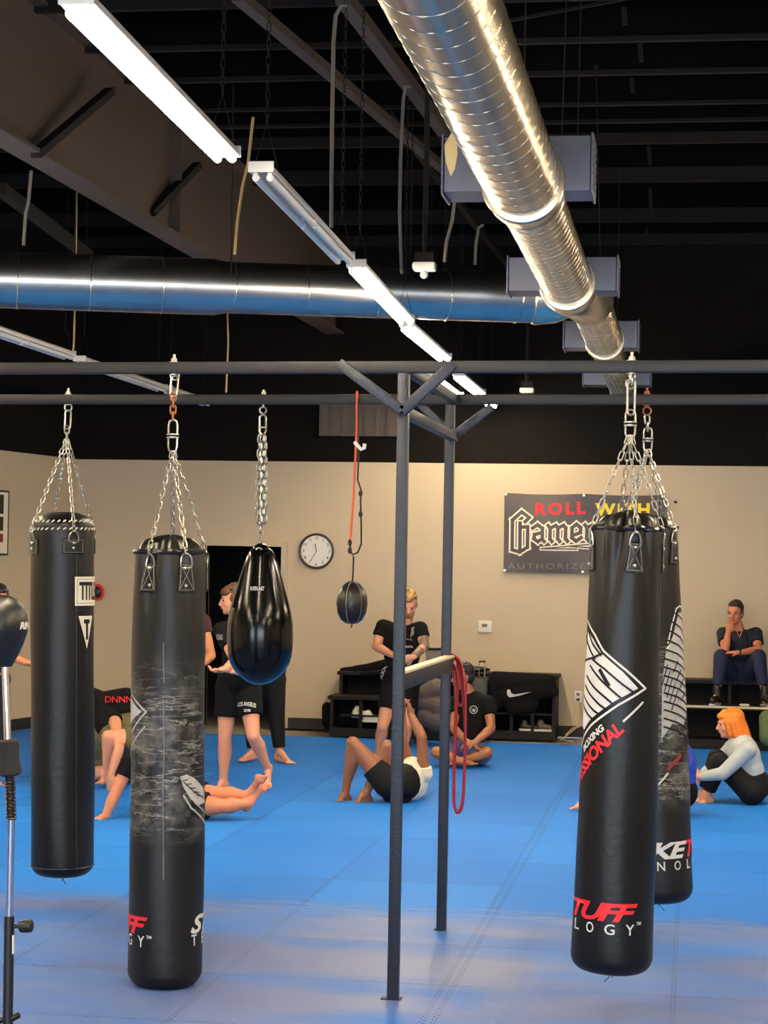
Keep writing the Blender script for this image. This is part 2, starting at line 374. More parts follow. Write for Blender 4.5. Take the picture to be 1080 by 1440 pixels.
# ================================================================= SETTING
WY=22.3; CO=Vector((-6.905,WY,0)); LD=Vector((-.172,-1,0)).normalized()
LW=lambda t,z:CO+LD*t+Vector((0,0,z))          # point on the left wall, t metres from the corner
ZC=5.75; ZP=2.965
fl=MB(); fl.box((-2.5,8,-.1),(22,32,.15)); struct('floor',fl,M['concrete'],label='grey concrete slab under the mats')
mt=MB(); e=LW(.62,0)
me_=[(-1.0-9.6,-5.9),(7.1,-5.9),(7.1,21.35),(1.5,21.35)]
p0=PZ(405,1035); p1=PZ(800,1048)
yb=p0.y
L2=LW(22.3,0)
poly=[(L2.x+.25,L2.y+.2),(7.3,L2.y+.2),(7.3,yb),(LW(WY-yb,0).x+.03,yb)]
n=len(poly); mt.add([(x,y,-.025) for x,y in poly]+[(x,y,0) for x,y in poly],[tuple(range(n))[::-1],tuple(range(n,2*n))]+[(i,(i+1)%n,n+(i+1)%n,n+i) for i in range(n)])
o=mt.build('floor_mat',M['mats'],smooth=False); o['kind']='structure'; o['label']='blue interlocking foam mats, dusty and worn at the front with grey reflections painted in'
ce=MB(); ce.box((-2.5,8,ZC+.05),(22,32,.1))
for i in range(0): pass
struct('ceiling',ce,M['deck'],label='black painted roof deck')
# back wall with a door opening
DX0=PY(290,800,WY).x; DX1=PY(397,800,WY).x; DZ=PY(345,768,WY).z
wb=MB(); T=.15
def wpan(mb,x0,x1,z0,z1): mb.box(((x0+x1)/2,WY+T/2,(z0+z1)/2),(x1-x0,T,z1-z0))
wpan(wb,CO.x-.2,DX0,0,ZP); wpan(wb,DX1,7.5,0,ZP); wpan(wb,DX0,DX1,DZ,ZP)
wb.m=1; wpan(wb,CO.x-.2,7.5,ZP,ZC)
struct('wall_back',wb,[M['wall'],M['black_wall']],label='tan back wall painted black above')
wl=MB()
def lpan(mb,t0,t1,z0,z1):
    nn=Vector((-LD.y,LD.x,0)) ; nn=nn if nn.x<0 else -nn
    q=[LW(t0,z0),LW(t1,z0),LW(t1,z1),LW(t0,z1)]; mb.add(q+[p+nn*.15 for p in q],[(0,1,2,3),(7,6,5,4),(0,4,5,1),(1,5,6,2),(2,6,7,3),(3,7,4,0)])
lpan(wl,0,28.5,0,ZP); wl.m=1; lpan(wl,0,28.5,ZP,ZC)
struct('wall_left',wl,[M['wall'],M['black_wall']],label='tan left wall painted black above')
wr=MB(); wr.box((7.4,8.2,ZP/2),(.15,28.4,ZP)); wr.m=1; wr.box((7.4,8.2,(ZP+ZC)/2),(.15,28.4,ZC-ZP)); struct('wall_right',wr,[M['wall'],M['black_wall']])
# front wall behind the viewer, with a shop window opening
wf=MB(); FY=-6
for x0,x1,z0,z1 in ((-12.5,-8.5,0,ZC),(5.5,7.5,0,ZC),(-8.5,5.5,0,.4),(-8.5,5.5,3.2,ZC)): wf.box(((x0+x1)/2,FY-.08,(z0+z1)/2),(x1-x0,.15,z1-z0))
struct('wall_front',wf,M['black_wall'])
for i in range(5):
    x=-8.5+i*2.8; w=MB(); w.box((x+.03,FY-.08,1.8),(.06,.1,2.8)); w.box((x+2.77,FY-.08,1.8),(.06,.1,2.8)); w.box((x+1.4,FY-.08,.43),(2.8,.1,.06)); w.box((x+1.4,FY-.08,3.17),(2.8,.1,.06))
    struct('window_%d'%(i+1),w,M['plastic_black'])
# baseboards
bb=MB()
for x0,x1 in ((CO.x,DX0-.1),(DX1+.1,7.3)): bb.box(((x0+x1)/2,WY-.008,.06),(x1-x0,.016,.12))
struct('baseboard_back',bb,M['rubber_base'])
bl=MB(); nn=Vector((LD.y,-LD.x,0)); nn=nn if nn.x>0 else -nn
bl.bar(LW(0,.06)+nn*.01,LW(28,.06)+nn*.01,.02,.12); struct('baseboard_left',bl,M['rubber_base'])
# door frame and the dark room beyond
df=MB(); fx0=PY(279,762,WY).x; fx1=PY(405,762,WY).x; fz=PY(340,761,WY).z
df.box(((fx0+DX0)/2,WY+.03,DZ/2),(DX0-fx0,.22,DZ)); df.box(((fx1+DX1)/2,WY+.03,DZ/2),(fx1-DX1,.22,DZ)); df.box(((fx0+fx1)/2,WY+.03,(DZ+fz)/2),(fx1-fx0,.22,fz-DZ))
struct('door_1',df,M['door_frame'],label='tan door frame around a dark open doorway')
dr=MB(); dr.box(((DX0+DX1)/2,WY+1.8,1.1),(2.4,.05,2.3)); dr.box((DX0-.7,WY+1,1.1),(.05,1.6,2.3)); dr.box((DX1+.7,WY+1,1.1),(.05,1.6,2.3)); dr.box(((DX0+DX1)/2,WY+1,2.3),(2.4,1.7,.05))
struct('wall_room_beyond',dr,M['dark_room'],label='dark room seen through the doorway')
# brown ribbed panel high on the black wall
a=PY(452,568,WY-.03); b=PY(562,614,WY-.03)
vt=MB(); vt.box(((a.x+b.x)/2,WY-.03,(a.z+b.z)/2),(b.x-a.x,.06,a.z-b.z))
k=7
for i in range(k+1): vt.box((a.x+(b.x-a.x)*i/k,WY-.065,(a.z+b.z)/2),(.025,.02,a.z-b.z))
tag(vt.build('wall_vent',M['brown_louver'],smooth=False),'brown ribbed vent panel high on the black upper wall','vent')
# ------------------------------------------------ roof steel
gd=MB(); G0=Vector((-4.32,6,4.4)); G1=Vector((-3.98,WY,4.4))
gd.bar(G0,G1,.2,.025); gd.bar(G0+Vector((0,0,.48)),G1+Vector((0,0,.48)),.02,.94); gd.bar(G0+Vector((0,0,.95)),G1+Vector((0,0,.95)),.2,.025)
for t in (15.55,): 
    x=G0.x+(G1.x-G0.x)*(t-6)/(WY-6); gd.box((x,t,4.87),(.2,.02,.93))
struct('trim_1',gd,M['steelpaint'],label='deep brown-black roof girder running to the back wall')
for i,(a,b,Ya) in enumerate((((50,217),(155,128),12.4),((212,300),(278,232),14.9))):
    br=MB(); p=PX(*a,-4.12); q=PX(*b,-3.98); br.bar(p,q,.07,.05); struct('trim_%d'%(i+2),br,M['purlin'],label='flange brace of the roof girder')
br=MB(); br.bar(PZ(0,265,4.45),PZ(125,360,4.45),.08,.08); struct('trim_4',br,M['purlin'])
br=MB(); br.bar(PZ(335,-5,5.15),PZ(645,255,5.15),.08,.06); struct('trim_5',br,M['steelpaint'])
br=MB(); br.bar(PZ(482,-5,5.2),PZ(625,185,5.2),.09,.08); struct('trim_6',br,M['steelpaint'])
br=MB(); br.bar(PZ(545,160,5.2),PZ(720,380,5.0),.06,.05); struct('trim_7',br,M['purlin'])
for i,(y,hh) in enumerate(((9.3,.06),(10.4,.06),(11.4,.1),(12.38,.1),(13.4,.035),(14.3,.035),(15.25,.025),(15.85,.025),(16.65,.09),(18.3,.13),(20.45,.14),(21.9,.12))):
    pu=MB(); z=5.3; pu.box((-2,y,z+hh/2),(18,.05,hh)); pu.m=1; pu.box((-2,y+.02,z+.2),(18,.012,.38))
    struct('trim_%d'%(i+10),pu,[M['purlin'],M['deck']],label='roof purlin')
for i,(x,y0,y1,Y) in enumerate(((877,10,35,12.3),(900,60,87,13.35),(888,110,130,14.25),(912,205,232,16.6),(914,265,300,18.2),(909,320,345,20.3))):
    pu=MB(); a=PY(x,y0,Y); b=PY(x+2,y1,Y); pu.bar(a,b,.03,.02,up=Vector((0,1,0))); struct('trim_%d'%(i+30),pu,M['purlin'],label='short bridging stub under a purlin')
br=MB(); br.bar(PZ(700,32,5.35),PZ(1080,-40,5.35),.02,.02); br.bar(PZ(840,430,5.1),PZ(1080,370,5.1),.02,.02); struct('trim_40',br,M['purlin'])
# ================================================================= DUCTS
DXc,DZc=-.87,3.77
du=thing('ventilation_duct','large shiny spiral duct running away overhead with four pairs of box registers','duct',(DXc,12,DZc-.2))
segs=[(4.6,10.12,.192),(10.5,13.75,.17),(14.75,17.3,.152),(17.65,21.75,.14)]
SX=lambda y:.1*min(1,max(0,(y-14.0)/.75))
dfn=lambda Y:(lambda t,z,r:Vector((DXc+SX(z)+r*math.cos(t),z,DZc+r*math.sin(t))))
for a,b,r in segs:
    k=int((b-a)/.12); prof=[]
    for i in range(k+1):
        y=a+(b-a)*i/k; prof.append((r*(1+random.uniform(-.004,.004)),y))
    g=MB(); g.lathe(prof,dfn(0),64); sg=g.build('duct_section',M['galv'],du,angle=60)
    h=MB(); pts=[]; turns=(b-a)/(.2 if a<5 else .14); m=int(turns*20)
    for i in range(m+1):
        t=i/m; an=2*PI*turns*t; pts.append((DXc+SX(a+.01)+(r+.001)*math.cos(an),a+(b-a)*t+ .0,DZc+(r+.001)*math.sin(an)))
    h.tube(pts,.0026,5); h.build('spiral_seam',M['galv'],sg,angle=80)
for a,b,r0,r1 in ((10.12,10.36,.208,.2),(10.36,10.5,.2,.17),(13.75,14.0,.19,.19),(14.0,14.75,.19,.175),(17.3,17.45,.165,.165),(17.45,17.65,.165,.14),(21.75,21.8,.145,.145)):
    g=MB(); g.lathe([(r0,a),(r0+.004,a+.015),((r0+r1)/2,(a+b)/2),(r1+.004,b-.015),(r1,b)],dfn(0),64); g.build('collar',M['galv'],du,angle=60)
for i,(Y,w,h_,dz) in enumerate(((10.18,.74,.28,.10),(13.78,.73,.23,.06),(17.38,.62,.23,.06),(21.05,.68,.18,.045))):
    for s in (-1,1):
        g=MB(); XC=DXc+SX(Y)-.035; x0=XC+s*.1; x1=XC+s*w/2
        g.box(((x0+x1)/2,Y+.16,DZc+dz),(abs(x1-x0),.3,h_),bev=.004)
        rg=g.build('box_register',M['register'],du,smooth=False)
        g=MB(); g.box((x1+s*.006,Y+.16,DZc+dz),(.012,.325,h_+.025),bev=.003); g.build('register_flange',M['register'],rg,smooth=False)
        g=MB()
        for q in range(7): g.box((x1+s*.013,Y+.16,DZc+dz-h_/2+.03+q*(h_-.06)/6),(.006,.27,.012))
        g.build('louvre',M['register'],rg,smooth=False)
# hanging straps of the duct
for (x0,y0,x1,y1,Y) in ((798,68,790,192,10.3),(816,118,812,195,10.9),(836,208,844,362,13.9),(870,315,868,470,17.5),(740,0,736,150,9.6)):
    h=MB(); a=PY(x0,y0,Y);b=PY(x1,y1,Y); a.z=max(a.z,5.28); h.bar(a,b,.012,.006); h.box(a+Vector((0,0,-.03)),(.03,.03,.05)); h.build('hanger_strap',M['purlin'],du,smooth=False)
# taped strip hanging off the duct
f=MB(); pc=PY(640,188,9.6)
pts=[(0,0),(.03,-.02),(.035,-.1),(.02,-.17),(0,-.2),(-.02,-.14),(-.03,-.06)]
f.prism(pts,lambda u,v,d:pc+Vector((u-.02,d+.02*math.sin(v*20),v)),0,.003); f.build('loose_tape',M['yellow_tag'],du)
# cross duct
c0=PZ(-160,388,3.86); c1=PZ(752,419,3.82); cd_=(c1-c0).normalized(); sd=cd_.cross(Vector((0,0,1)))
cdu=thing('cross_duct','dull spiral duct crossing the room from the left into the main duct','duct',c0)
cfn=lambda t,z,r:c0+cd_*z+sd*r*math.cos(t)+Vector((0,0,r*math.sin(t)))
Lc=(c1-c0).length; c0L=-3.0
seg=[]; z=c0L
g=MB(); prof=[(.205,c0L),(.205,Lc*.5),(.187,Lc*.52),(.185,Lc)]; g.lathe(prof,cfn,64); sg=g.build('duct_section',M['galv_dull'],cdu,angle=60)
for i in range(16):
    z=c0L+.3+i*.52
    if z<Lc-.1:
        h=MB(); pts=[cfn(2*PI*j/40,z+.03*math.cos(2*PI*j/40),.207 if z<Lc*.5 else .188) for j in range(40)]; h.tube(pts,.004,6,closed=True); h.build('joint_ring',M['galv'],sg)
g=MB(); g.lathe([(.187,Lc-.02),(.20,Lc+.0),(.18,Lc+.16),(.12,Lc+.3)],cfn,48); g.build('tee_collar',M['galv'],cdu,angle=60)
for x in (105,325):
    h=MB(); a=PY(x,280,14.3); b=PY(x,385,14.3); a.z=5.28; h.tube([a,b],.006,6); h.build('hanger_rod',M['purlin'],cdu)
# ================================================================= STRIP LIGHTS
ZL=3.55
def strip_light(x,y0,y1,z,lit,label,group,dx=0,chain_to=5.28,vis=True):
    root=thing('strip_light',label,'ceiling light',(x,(y0+y1)/2,z),group)
    L=y1-y0; A=Vector((x-dx/2,y0,z)); B=Vector((x+dx/2,y1,z)); d=(B-A).normalized(); s=d.cross(Vector((0,0,1)))
    g=MB(); prof=[(-.055,.03),(-.055,.055),(-.03,.075),(.03,.075),(.055,.055),(.055,.03),(.05,.03),(.02,.045),(-.02,.045),(-.05,.03)]
    fn=lambda u,v,q:A+d*q+s*u+Vector((0,0,v))
    g.prism(prof,fn,0,L); g.build('housing',M['white_metal'],root,smooth=False)
    for q in (0,1):
        e=MB(); e.box(fn(0,.052,(-.008 if q==0 else L+.008)),(.118,.014,.05),bev=.004); e.build('end_cap',M['white_metal'],root,smooth=False)
    for u in (-.032,.032):
        for k in (0,1):
            a=.04+k*(L-.04)/2; b=a+(L-.12)/2; t=MB(); t.tube([fn(u,.012,a),fn(u,.012,b)],.0165,12)
            tb=t.build('fluorescent_tube',M['tube_on'] if lit else M['tube_off'],root)
            for qq in (a,b): e=MB(); e.box(fn(u,.024,qq),(.02,.014,.045),bev=.003); e.build('lamp_holder',M['white_metal'],tb,smooth=False)
    if vis:
        for q in (.12,L-.12):
            w=MB(); ap=fn(0,.27,q); w.tube([fn(-.05,.07,q-.03),ap,fn(.05,.07,q+.03)],.0028,5); w.build('hanger_wire',M['purlin'],root)
            if chain_to>z+.4:
                w=MB(); chain(w,ap,Vector((ap.x,ap.y,chain_to)),L=.045,W=.02,r=.0028,n=3,k=6); w.build('hanger_chain',M['purlin'],root)
    return root
gc='strip lights of the central row'
rows=[(-1.965,6.12,8.5,1,'nearest lit strip light, its twin tubes glowing at the upper left'),
      (-1.96,8.85,11.45,0,'unlit white strip light hanging second in the central row'),
      (-2.01,11.75,14.35,1,'lit strip light third in the central row, in front of the cross duct'),
      (-2.09,14.7,17.0,1,'lit strip light fourth in the central row, just above the front beam'),
      (-2.15,18.55,20.45,1,'lit strip light seen between the two steel beams'),
      (-2.17,20.6,21.95,1,'farthest lit strip light, showing just below the rear beam')]
for x,a,b,l,lb in rows: strip_light(x,a,b,ZL,l,lb,gc,dx=-.07 if a<14 else 0)
strip_light(-2.36,17.9,20.3,3.5,0,'unlit strip light seen behind the corner brace of the rack, left of the row',gc)
gl='unlit strip lights of the left row'
for x,a,b,lb in ((-5.33,14.5,16.9,'unlit white strip light at the left edge, under the cross duct'),(-5.36,17.3,20.1,'unlit white strip light seen between the beams on the left'),(-5.34,20.25,21.95,'farthest unlit strip light on the left')):
    strip_light(x,a,b,ZL,0,lb,gl)
gr='unseen strip lights added as fill'  # right rows are out of view, added as general fill light
for a in (1.5,5.5,9.5,13.5): strip_light(1.35,a,a+2.4,ZL,1,'unseen fill strip light added over the right side of the room',gr)
for a in (2.5,8.5,14.5): strip_light(4.6,a,a+2.4,ZL,1,'unseen fill strip light added along the right wall',gr)
for a in (0.5,3.8,7.2,10.9): strip_light(-5.35,a,a+2.4,ZL,1,'unseen fill strip light added at the near end of the left row',gl.replace('unlit','lit'))  # unseen lamps added to brighten the left side
strip_light(-8.2,9,11.4,ZL,1,'unseen fill strip light added beside the left wall',gl.replace('unlit','lit')); strip_light(-7.4,13,15.4,ZL,1,'unseen fill strip light added beside the left wall',gl.replace('unlit','lit'))  # two more out of view, added for the left wall
strip_light(-2.0,2.0,4.4,ZL,1,'unseen fill strip light added to the central row near the entrance',gr)  # out of view, added as overhead fill
# loose cords and pipes hanging from the roof
def hang_cord(pts,Y,r,m,name,label,cat,grp=None):
    g=MB(); P=[PY(x,y,Y) for x,y in pts]; g.tube(P,r,6); return tag(g.build(name,m),label,cat,grp)
gcd='cords dangling from the roof'
cord=mat('grey_electric_cord',srgb(96,90,84),.6); cord2=mat('tan_rope',srgb(170,140,88),.7)
hang_cord([(488,8),(480,8),(472,22),(469,60),(467,180),(466,320)],11.3,.012,cord,'electric_cord','grey electric cord with a hooked top hanging beside the second strip light','cord',gcd)
hang_cord([(577,122),(570,122),(567,140),(563,230),(562,300),(565,385)],13.8,.012,cord,'electric_cord','grey electric cord with a hooked top left of the detector box','cord',gcd)
hang_cord([(680,316),(673,320),(669,345),(668,372)],15.6,.012,cord,'electric_cord','short hooked cord end above the cross duct near the main duct','cord',gcd)
hang_cord([(356,165),(349,230),(341,262),(334,310),(330,358)],10.5,.009,cord2,'rope','frayed tan rope dangling past the end of the unlit strip light','rope',gcd)
hang_cord([(641,268),(636,310),(628,340),(625,368)],13.0,.012,cord,'electric_cord','loose double cord below the first box register','cord',gcd)
hang_cord([(44,240),(40,285),(36,300),(33,345)],12.9,.012,cord,'electric_cord','knotted cord hanging at the far left above the cross duct','cord',gcd)
hang_cord([(108,262),(107,350),(104,480),(103,494)],15.5,.008,cord2,'rope','thin pale rope passing behind the cross duct down to a left strip light','rope',gcd)
hang_cord([(318,372),(320,445),(321,480),(318,552)],16.8,.008,cord2,'rope','thin pale rope crossing the front beam on the left','rope',gcd)
# detector boxes on drop poles
def detector(px,py,w,Y,label,ball):
    c=PY(px,py,Y); s=w*Y/F
    r=thing('emergency_light',label,'emergency light',c-Vector((0,0,s*.4)),'white boxes on drop poles')
    g=MB(); g.box(c,(s,s*.7,s*.38),bev=s*.1); g.build('housing',M['plastic_white'],r)
    g=MB(); g.box(c+Vector((0,0,s*.38)),(s*.8,s*.6,s*.42)); g.build('junction_box',M['purlin'],r,smooth=False)
    g=MB(); g.tube([c+Vector((0,0,s*.5)),Vector((c.x,c.y,5.29))],s*.12,8); g.build('drop_pole',M['purlin'],r)
    if ball: g=MB(); g.ell(c-Vector((0,s*.1,s*.35)),(s*.18,)*3); g.build('lens',M['plastic_white'],r)
detector(597,375,33,13.2,'white box with a round lens on a pole left of the main duct',True)
detector(741,549,20,20.6,'small white box on a pole seen between the two steel beams',False)
# ================================================================= RACK
YF,YB=8.63,10.31; XP=-1.235; ZBm=2.69
RA=-.065; Rm=lambda x,Y:(x,Y+RA*(x-XP))
rk=thing('bag_rack','grey steel punching bag rack of posts, beams and corner braces','rack',(XP,9.47,0))
W=.048
for nm,Y,z in (('crossbeam',YF,ZBm),('crossbeam',YB,ZBm)):
    g=MB(); p_=Vector((-4.2,Y+RA*(-4.2-XP),z)); q_=Vector((1.95,Y+RA*(1.95-XP),z)); g.bar(p_,q_,.05,.05,bev=.004); g.build(nm,M['beamsteel'],rk)
for Y in (YF,YB):
    for x in (XP,-3.03-1.2,1.9):
        Yx=Y+RA*(x-XP); g=MB(); g.box((x,Yx,(ZBm-.025)/2),(W,W,ZBm-.025),bev=.004)
        p=g.build('post',M['rig'],rk)
        g=MB(); g.box((x-.008,Yx+.006,.003),(.086 if Y==YF else .056,.05,.005)); g.build('foot_plate',M['beamsteel'],p,smooth=False)
def brace(p,q,w=.044,nm='brace'):
    g=MB(); g.bar(p,q,w,w,up=Vector((0,1,0)),bev=.003); g.build(nm,M['rig'],rk)
zb=2.50
brace(Vector((XP,YF-.03,zb)),PY(477,511,YF-.03)); brace(Vector((XP,YF-.03,zb)),PY(638,512,YF-.03))
brace(Vector((-1.215,YB-.03,zb-.0)),PY(692,572,YB-.03),.04); brace(Vector((-1.215,YB+.03,zb)),PY(590,568,YB+.03),.04)
g=MB(); g.bar((XP,YF,zb),(-1.215,YB,zb),.044,.044,bev=.003); g.build('tie_bar',M['rig'],rk)
g=MB(); g.bar((XP,YF,ZBm),(-1.215,YB,ZBm),.044,.044,bev=.003); g.build('tie_bar',M['rig'],rk)
g=MB(); g.bar((XP+.0,YF+.02,1.345),(XP+.02,YB-.02,1.345),.05,.07,bev=.003); sb=g.build('side_rail',M['rig'],rk)
g=MB(); g.bar((XP+.0,YF+.02,1.385),(XP+.02,YB-.02,1.385),.05,.012,bev=.002); g.build('lit_top_strip',M['tan_strip'],sb,smooth=False)  # beige strip paints the light caught on the steel rail's top
# ================================================================= BAGS
def YXF(px):
    Y=YF
    for _ in range(5): Y=YF+RA*(PY(px,540,Y).x-XP)
    return Y
def YXB(px):
    Y=YB
    for _ in range(5): Y=YB+RA*(PY(px,540,Y).x-XP)
    return Y
class Bag:
    def __init__(s,top,bot,r,taper=0):
        s.k=taper; s.crease=None
        s.O=Vector(bot); s.T=Vector(top); s.L=(s.T-s.O).length; s.A=(s.T-s.O).normalized(); s.r=r
        ef=Vector((0,-1,0)); s.Ef=(ef-s.A*ef.dot(s.A)).normalized(); s.Ex=s.A.cross(s.Ef)
    def P(s,t,z,r=None):
        r=s.r if r is None else r
        r=r*(1-s.k*z/s.L)
        if s.crease is not None and r>s.r*.5: r+=s.disp(t,z)
        return s.O+s.A*z+(s.Ex*math.sin(t)+s.Ef*math.cos(t))*r
    def disp(s,t,z):
        w=.0025*math.sin(3*t+z*4)+.0018*math.sin(7*z+2*t); zt=s.L-.05
        if z>zt-.42 and s.crease:
            q=(z-(zt-.42))/.42
            for an in s.crease:
                dt=(t-an+PI)%(2*PI)-PI
                w-=.03*q*q*math.exp(-((abs(dt)-.42-.25*(1-q))/.13)**2)
                w+=.004*q*math.exp(-(dt/.22)**2)
        return w
    def hit(s,px,py):
        d=ray(px,py).normalized(); c=Vector((0,0,H)); w=c-s.O
        dp=d-s.A*d.dot(s.A); wp=w-s.A*w.dot(s.A)
        zz=(PY(px,py,s.O.y)-s.O).dot(s.A); rr=s.r*(1-s.k*zz/s.L); a=dp.dot(dp); b=2*dp.dot(wp); cc=wp.dot(wp)-rr*rr; D=b*b-4*a*cc
        t=(-b-math.sqrt(D))/(2*a) if D>0 else -b/(2*a)
        q=c+d*t-s.O; z=q.dot(s.A); return (math.atan2(q.dot(s.Ex),q.dot(s.Ef)),z)
    def prt(s,mb,vs,fs,t0,z0,ang=0,off=.0022,rad=None):
        """place flat geometry with its origin at angle t0, height z0, turned by ang"""
        r=s.r; ca,sa=math.cos(ang),math.sin(ang)
        fn=lambda u,v:s.P(t0+u/r,z0+v,r+off)
        vv=[(u*ca-v*sa,u*sa+v*ca) for u,v in vs]; wrapgeo(mb,vv,fs,fn,r*.12)
    def pix(s,mb,pts,off=.0022):
        h=[s.hit(*p) for p in pts]; vs=[(t*s.r,z) for t,z in h]
        wrapgeo(mb,vs,[tuple(range(len(vs)))],lambda u,v:s.P(u/s.r,v,s.r+off),s.r*.12)
    def line(s,mb,pts,w,off=.003,closed=False):
        h=[s.hit(*p) for p in pts]; vs=[(t*s.r,z) for t,z in h]
        if closed: vs.append(vs[0])
        v,f=stroke(vs,w); wrapgeo(mb,v,f,lambda a,b:s.P(a/s.r,b,s.r+off),s.r*.12)
def bag_body(b,m,root,creases=0,topstyle='cinch',nang=()):
    r=b.r; L=b.L; g=MB(); prof=[]
    for i in range(9):
        a=PI/2*i/8; prof.append((r-.07+.07*math.sin(a) if i else .02,.07-.07*math.cos(a)))
    prof[0]=(.012,-.012); prof.insert(1,(r*.35,-.006)); 
    k=26; zt=L-.05
    for i in range(1,k+1): prof.append((r,.07+(zt-.07)*i/k))
    if topstyle=='cinch': prof+=[(r*.985,zt+.012),(r*.94,zt+.02),(r*.92,zt+.028),(r*.6,zt+.03),(.01,zt+.03)]
    else: prof+=[(r*.985,zt+.015),(r*.93,zt+.035),(r*.8,zt+.055),(r*.5,zt+.075),(.02,zt+.08)]
    b.crease=list(nang) if creases else []
    def fn(t,z,rr): return b.P(t,z,rr)
    g.lathe(prof,fn,96); body=g.build('bag_body',m,root,angle=60)
    return body
def pull_tab(b,t,ztop,root,style='trap'):
    g=MB(); 
    if style=='trap': pts=[(-.026,0),(.026,0),(.044,-.122),(-.044,-.122)]
    else: pts=[(-.055,0),(.055,0),(.055,-.075),(-.055,-.075)]
    vs=pts; bm=MB(); b.prt(g,vs,[(0,1,2,3)],t,ztop,0,.006); 
    # give the tab a rim
    ed=[]
    for i in range(4):
        p=pts[i];q=pts[(i+1)%4]
        for k in range(3):
            a=(p[0]+(q[0]-p[0])*k/3,p[1]+(q[1]-p[1])*k/3); ed.append(a)
    g.tube([b.P(t+u/b.r,ztop+v,b.r+.0035) for u,v in ed],.0038,5,closed=True)
    tab=g.build('pull_tab',M['leather'],root)
    st=MB(); ins=[(u*.8,(v+.0575)*.88-.0575) if style=='trap' else (u*.9,(v+.037)*.86-.037) for u,v in ed]
    st.tube([b.P(t+u/b.r,ztop+v,b.r+.0085) for u,v in ins],.0014,4,closed=True)
    if style=='trap':
        st.tube([b.P(t+u/b.r,ztop+v,b.r+.0085) for u,v in ((.022,-.008),(-.032,-.11))],.0012,4); st.tube([b.P(t+u/b.r,ztop+v,b.r+.0085) for u,v in ((-.022,-.008),(.032,-.11))],.0012,4)
    st.build('stitching',M['stitch'],tab)
    for v in ((-.02,-.095) if style=='trap' else (-.02,-.048)):
        rv=MB(); rv.ell(b.P(t,ztop+v,b.r+.008),(.0085,.0085,.0085),n=10,m=6); rv.build('rivet',M['rivet'],tab)
    # D ring
    dr=MB(); pts=[]
    for i in range(13):
        a=PI*i/12; pts.append(b.P(t+(.026*math.cos(a))/b.r,ztop-.012+.055*math.sin(a),b.r+.006+.006*math.sin(a)))
    pts+= [b.P(t+x/b.r,ztop-.018,b.r+.006) for x in (-.013,.013)]
    dr.tube(pts,.0042,6,closed=True); dr.build('d_ring',M['zinc'],tab)
    return b.P(t,ztop+.04,b.r+.014)
def eye(g,c,R=.02,r=.0045): 
    g.tube([c+Vector((R*math.cos(a),0,R*math.sin(a))) for a in [2*PI*i/16 for i in range(16)]],r,6,closed=True)
def bag_hardware(root,Y,beam_px,eye_px,carab,upper,swiv,strands_from,rings,rusty=False,rust_chain=False,L=.036):
    zm=M['rust'] if rusty else M['zinc']
    g=MB(); p=PY(*beam_px,Y); e=PY(*eye_px,Y)
    g.cyl(Vector((p.x,Y,ZBm+.06)),e+Vector((0,0,.018)),.006,n=10); g.cyl(Vector((p.x,Y,ZBm+.027)),Vector((p.x,Y,ZBm+.042)),.014,n=6); g.cyl(Vector((p.x,Y,ZBm+.024)),Vector((p.x,Y,ZBm+.028)),.02,n=14)
    g.cyl(Vector((p.x,Y,ZBm-.03)),Vector((p.x,Y,ZBm-.026)),.02,n=14)
    eye(g,e); g.build('eye_bolt',zm,root)
    if carab:
        g=MB(); a=PY(*carab[0],Y); b=PY(*carab[1],Y); ax=(a-b).normalized(); link(g,(a+b)/2,ax,Vector((1,0,0)),(a-b).length+.01,.032,.005,6,16); g.build('carabiner',M['zinc'],root)
    if upper:
        g=MB(); chain(g,PY(*upper[0],Y),PY(*upper[1],Y),.04,.024,.0045,6,12); g.build('upper_chain',M['rust'] if rust_chain else M['zinc'],root)
    if swiv:
        g=MB(); a=PY(*swiv[0],Y); b=PY(*swiv[1],Y); m=(a+b)/2; hh=(a-b).length/2
        for s in (1,-1):
            pts=[m+Vector((x*.02,0,s*(.006+z*hh))) for x,z in ((-1,0),(-1,.6),(-.75,.9),(0,1),(.75,.9),(1,.6),(1,0))]; g.tube(pts,.0045,6)
            g.cyl(m+Vector((0,0,s*.004)),m+Vector((0,0,s*.009)),.027,n=16)
        g.build('swivel',M['zinc'],root)
    s0=PY(*strands_from,Y)
    for q in rings:
        g=MB(); chain(g,s0+(q-s0).normalized()*.01,q,L,.018,.0029,5,10,ph=random.random()); g.build('suspension_chain',M['zinc'],root)
def loose_thread(b,root,dx):
    g=MB(); p=b.P(0,-.01,0); g.tube([p,p+Vector((dx,0,-.02)),p+Vector((dx*2.5,-.01,-.035))],.0022,5); g.tube([p,p+Vector((-dx*.5,0,-.02))],.0022,5); g.build('drawstring',M['black_cord'],root)
BN=['white_print','red_print']
def print_mesh(root,parent,name,m,fn):
    g=MB(); fn(g); 
    if g.v: return g.build(name,M[m],parent,smooth=True,angle=60)
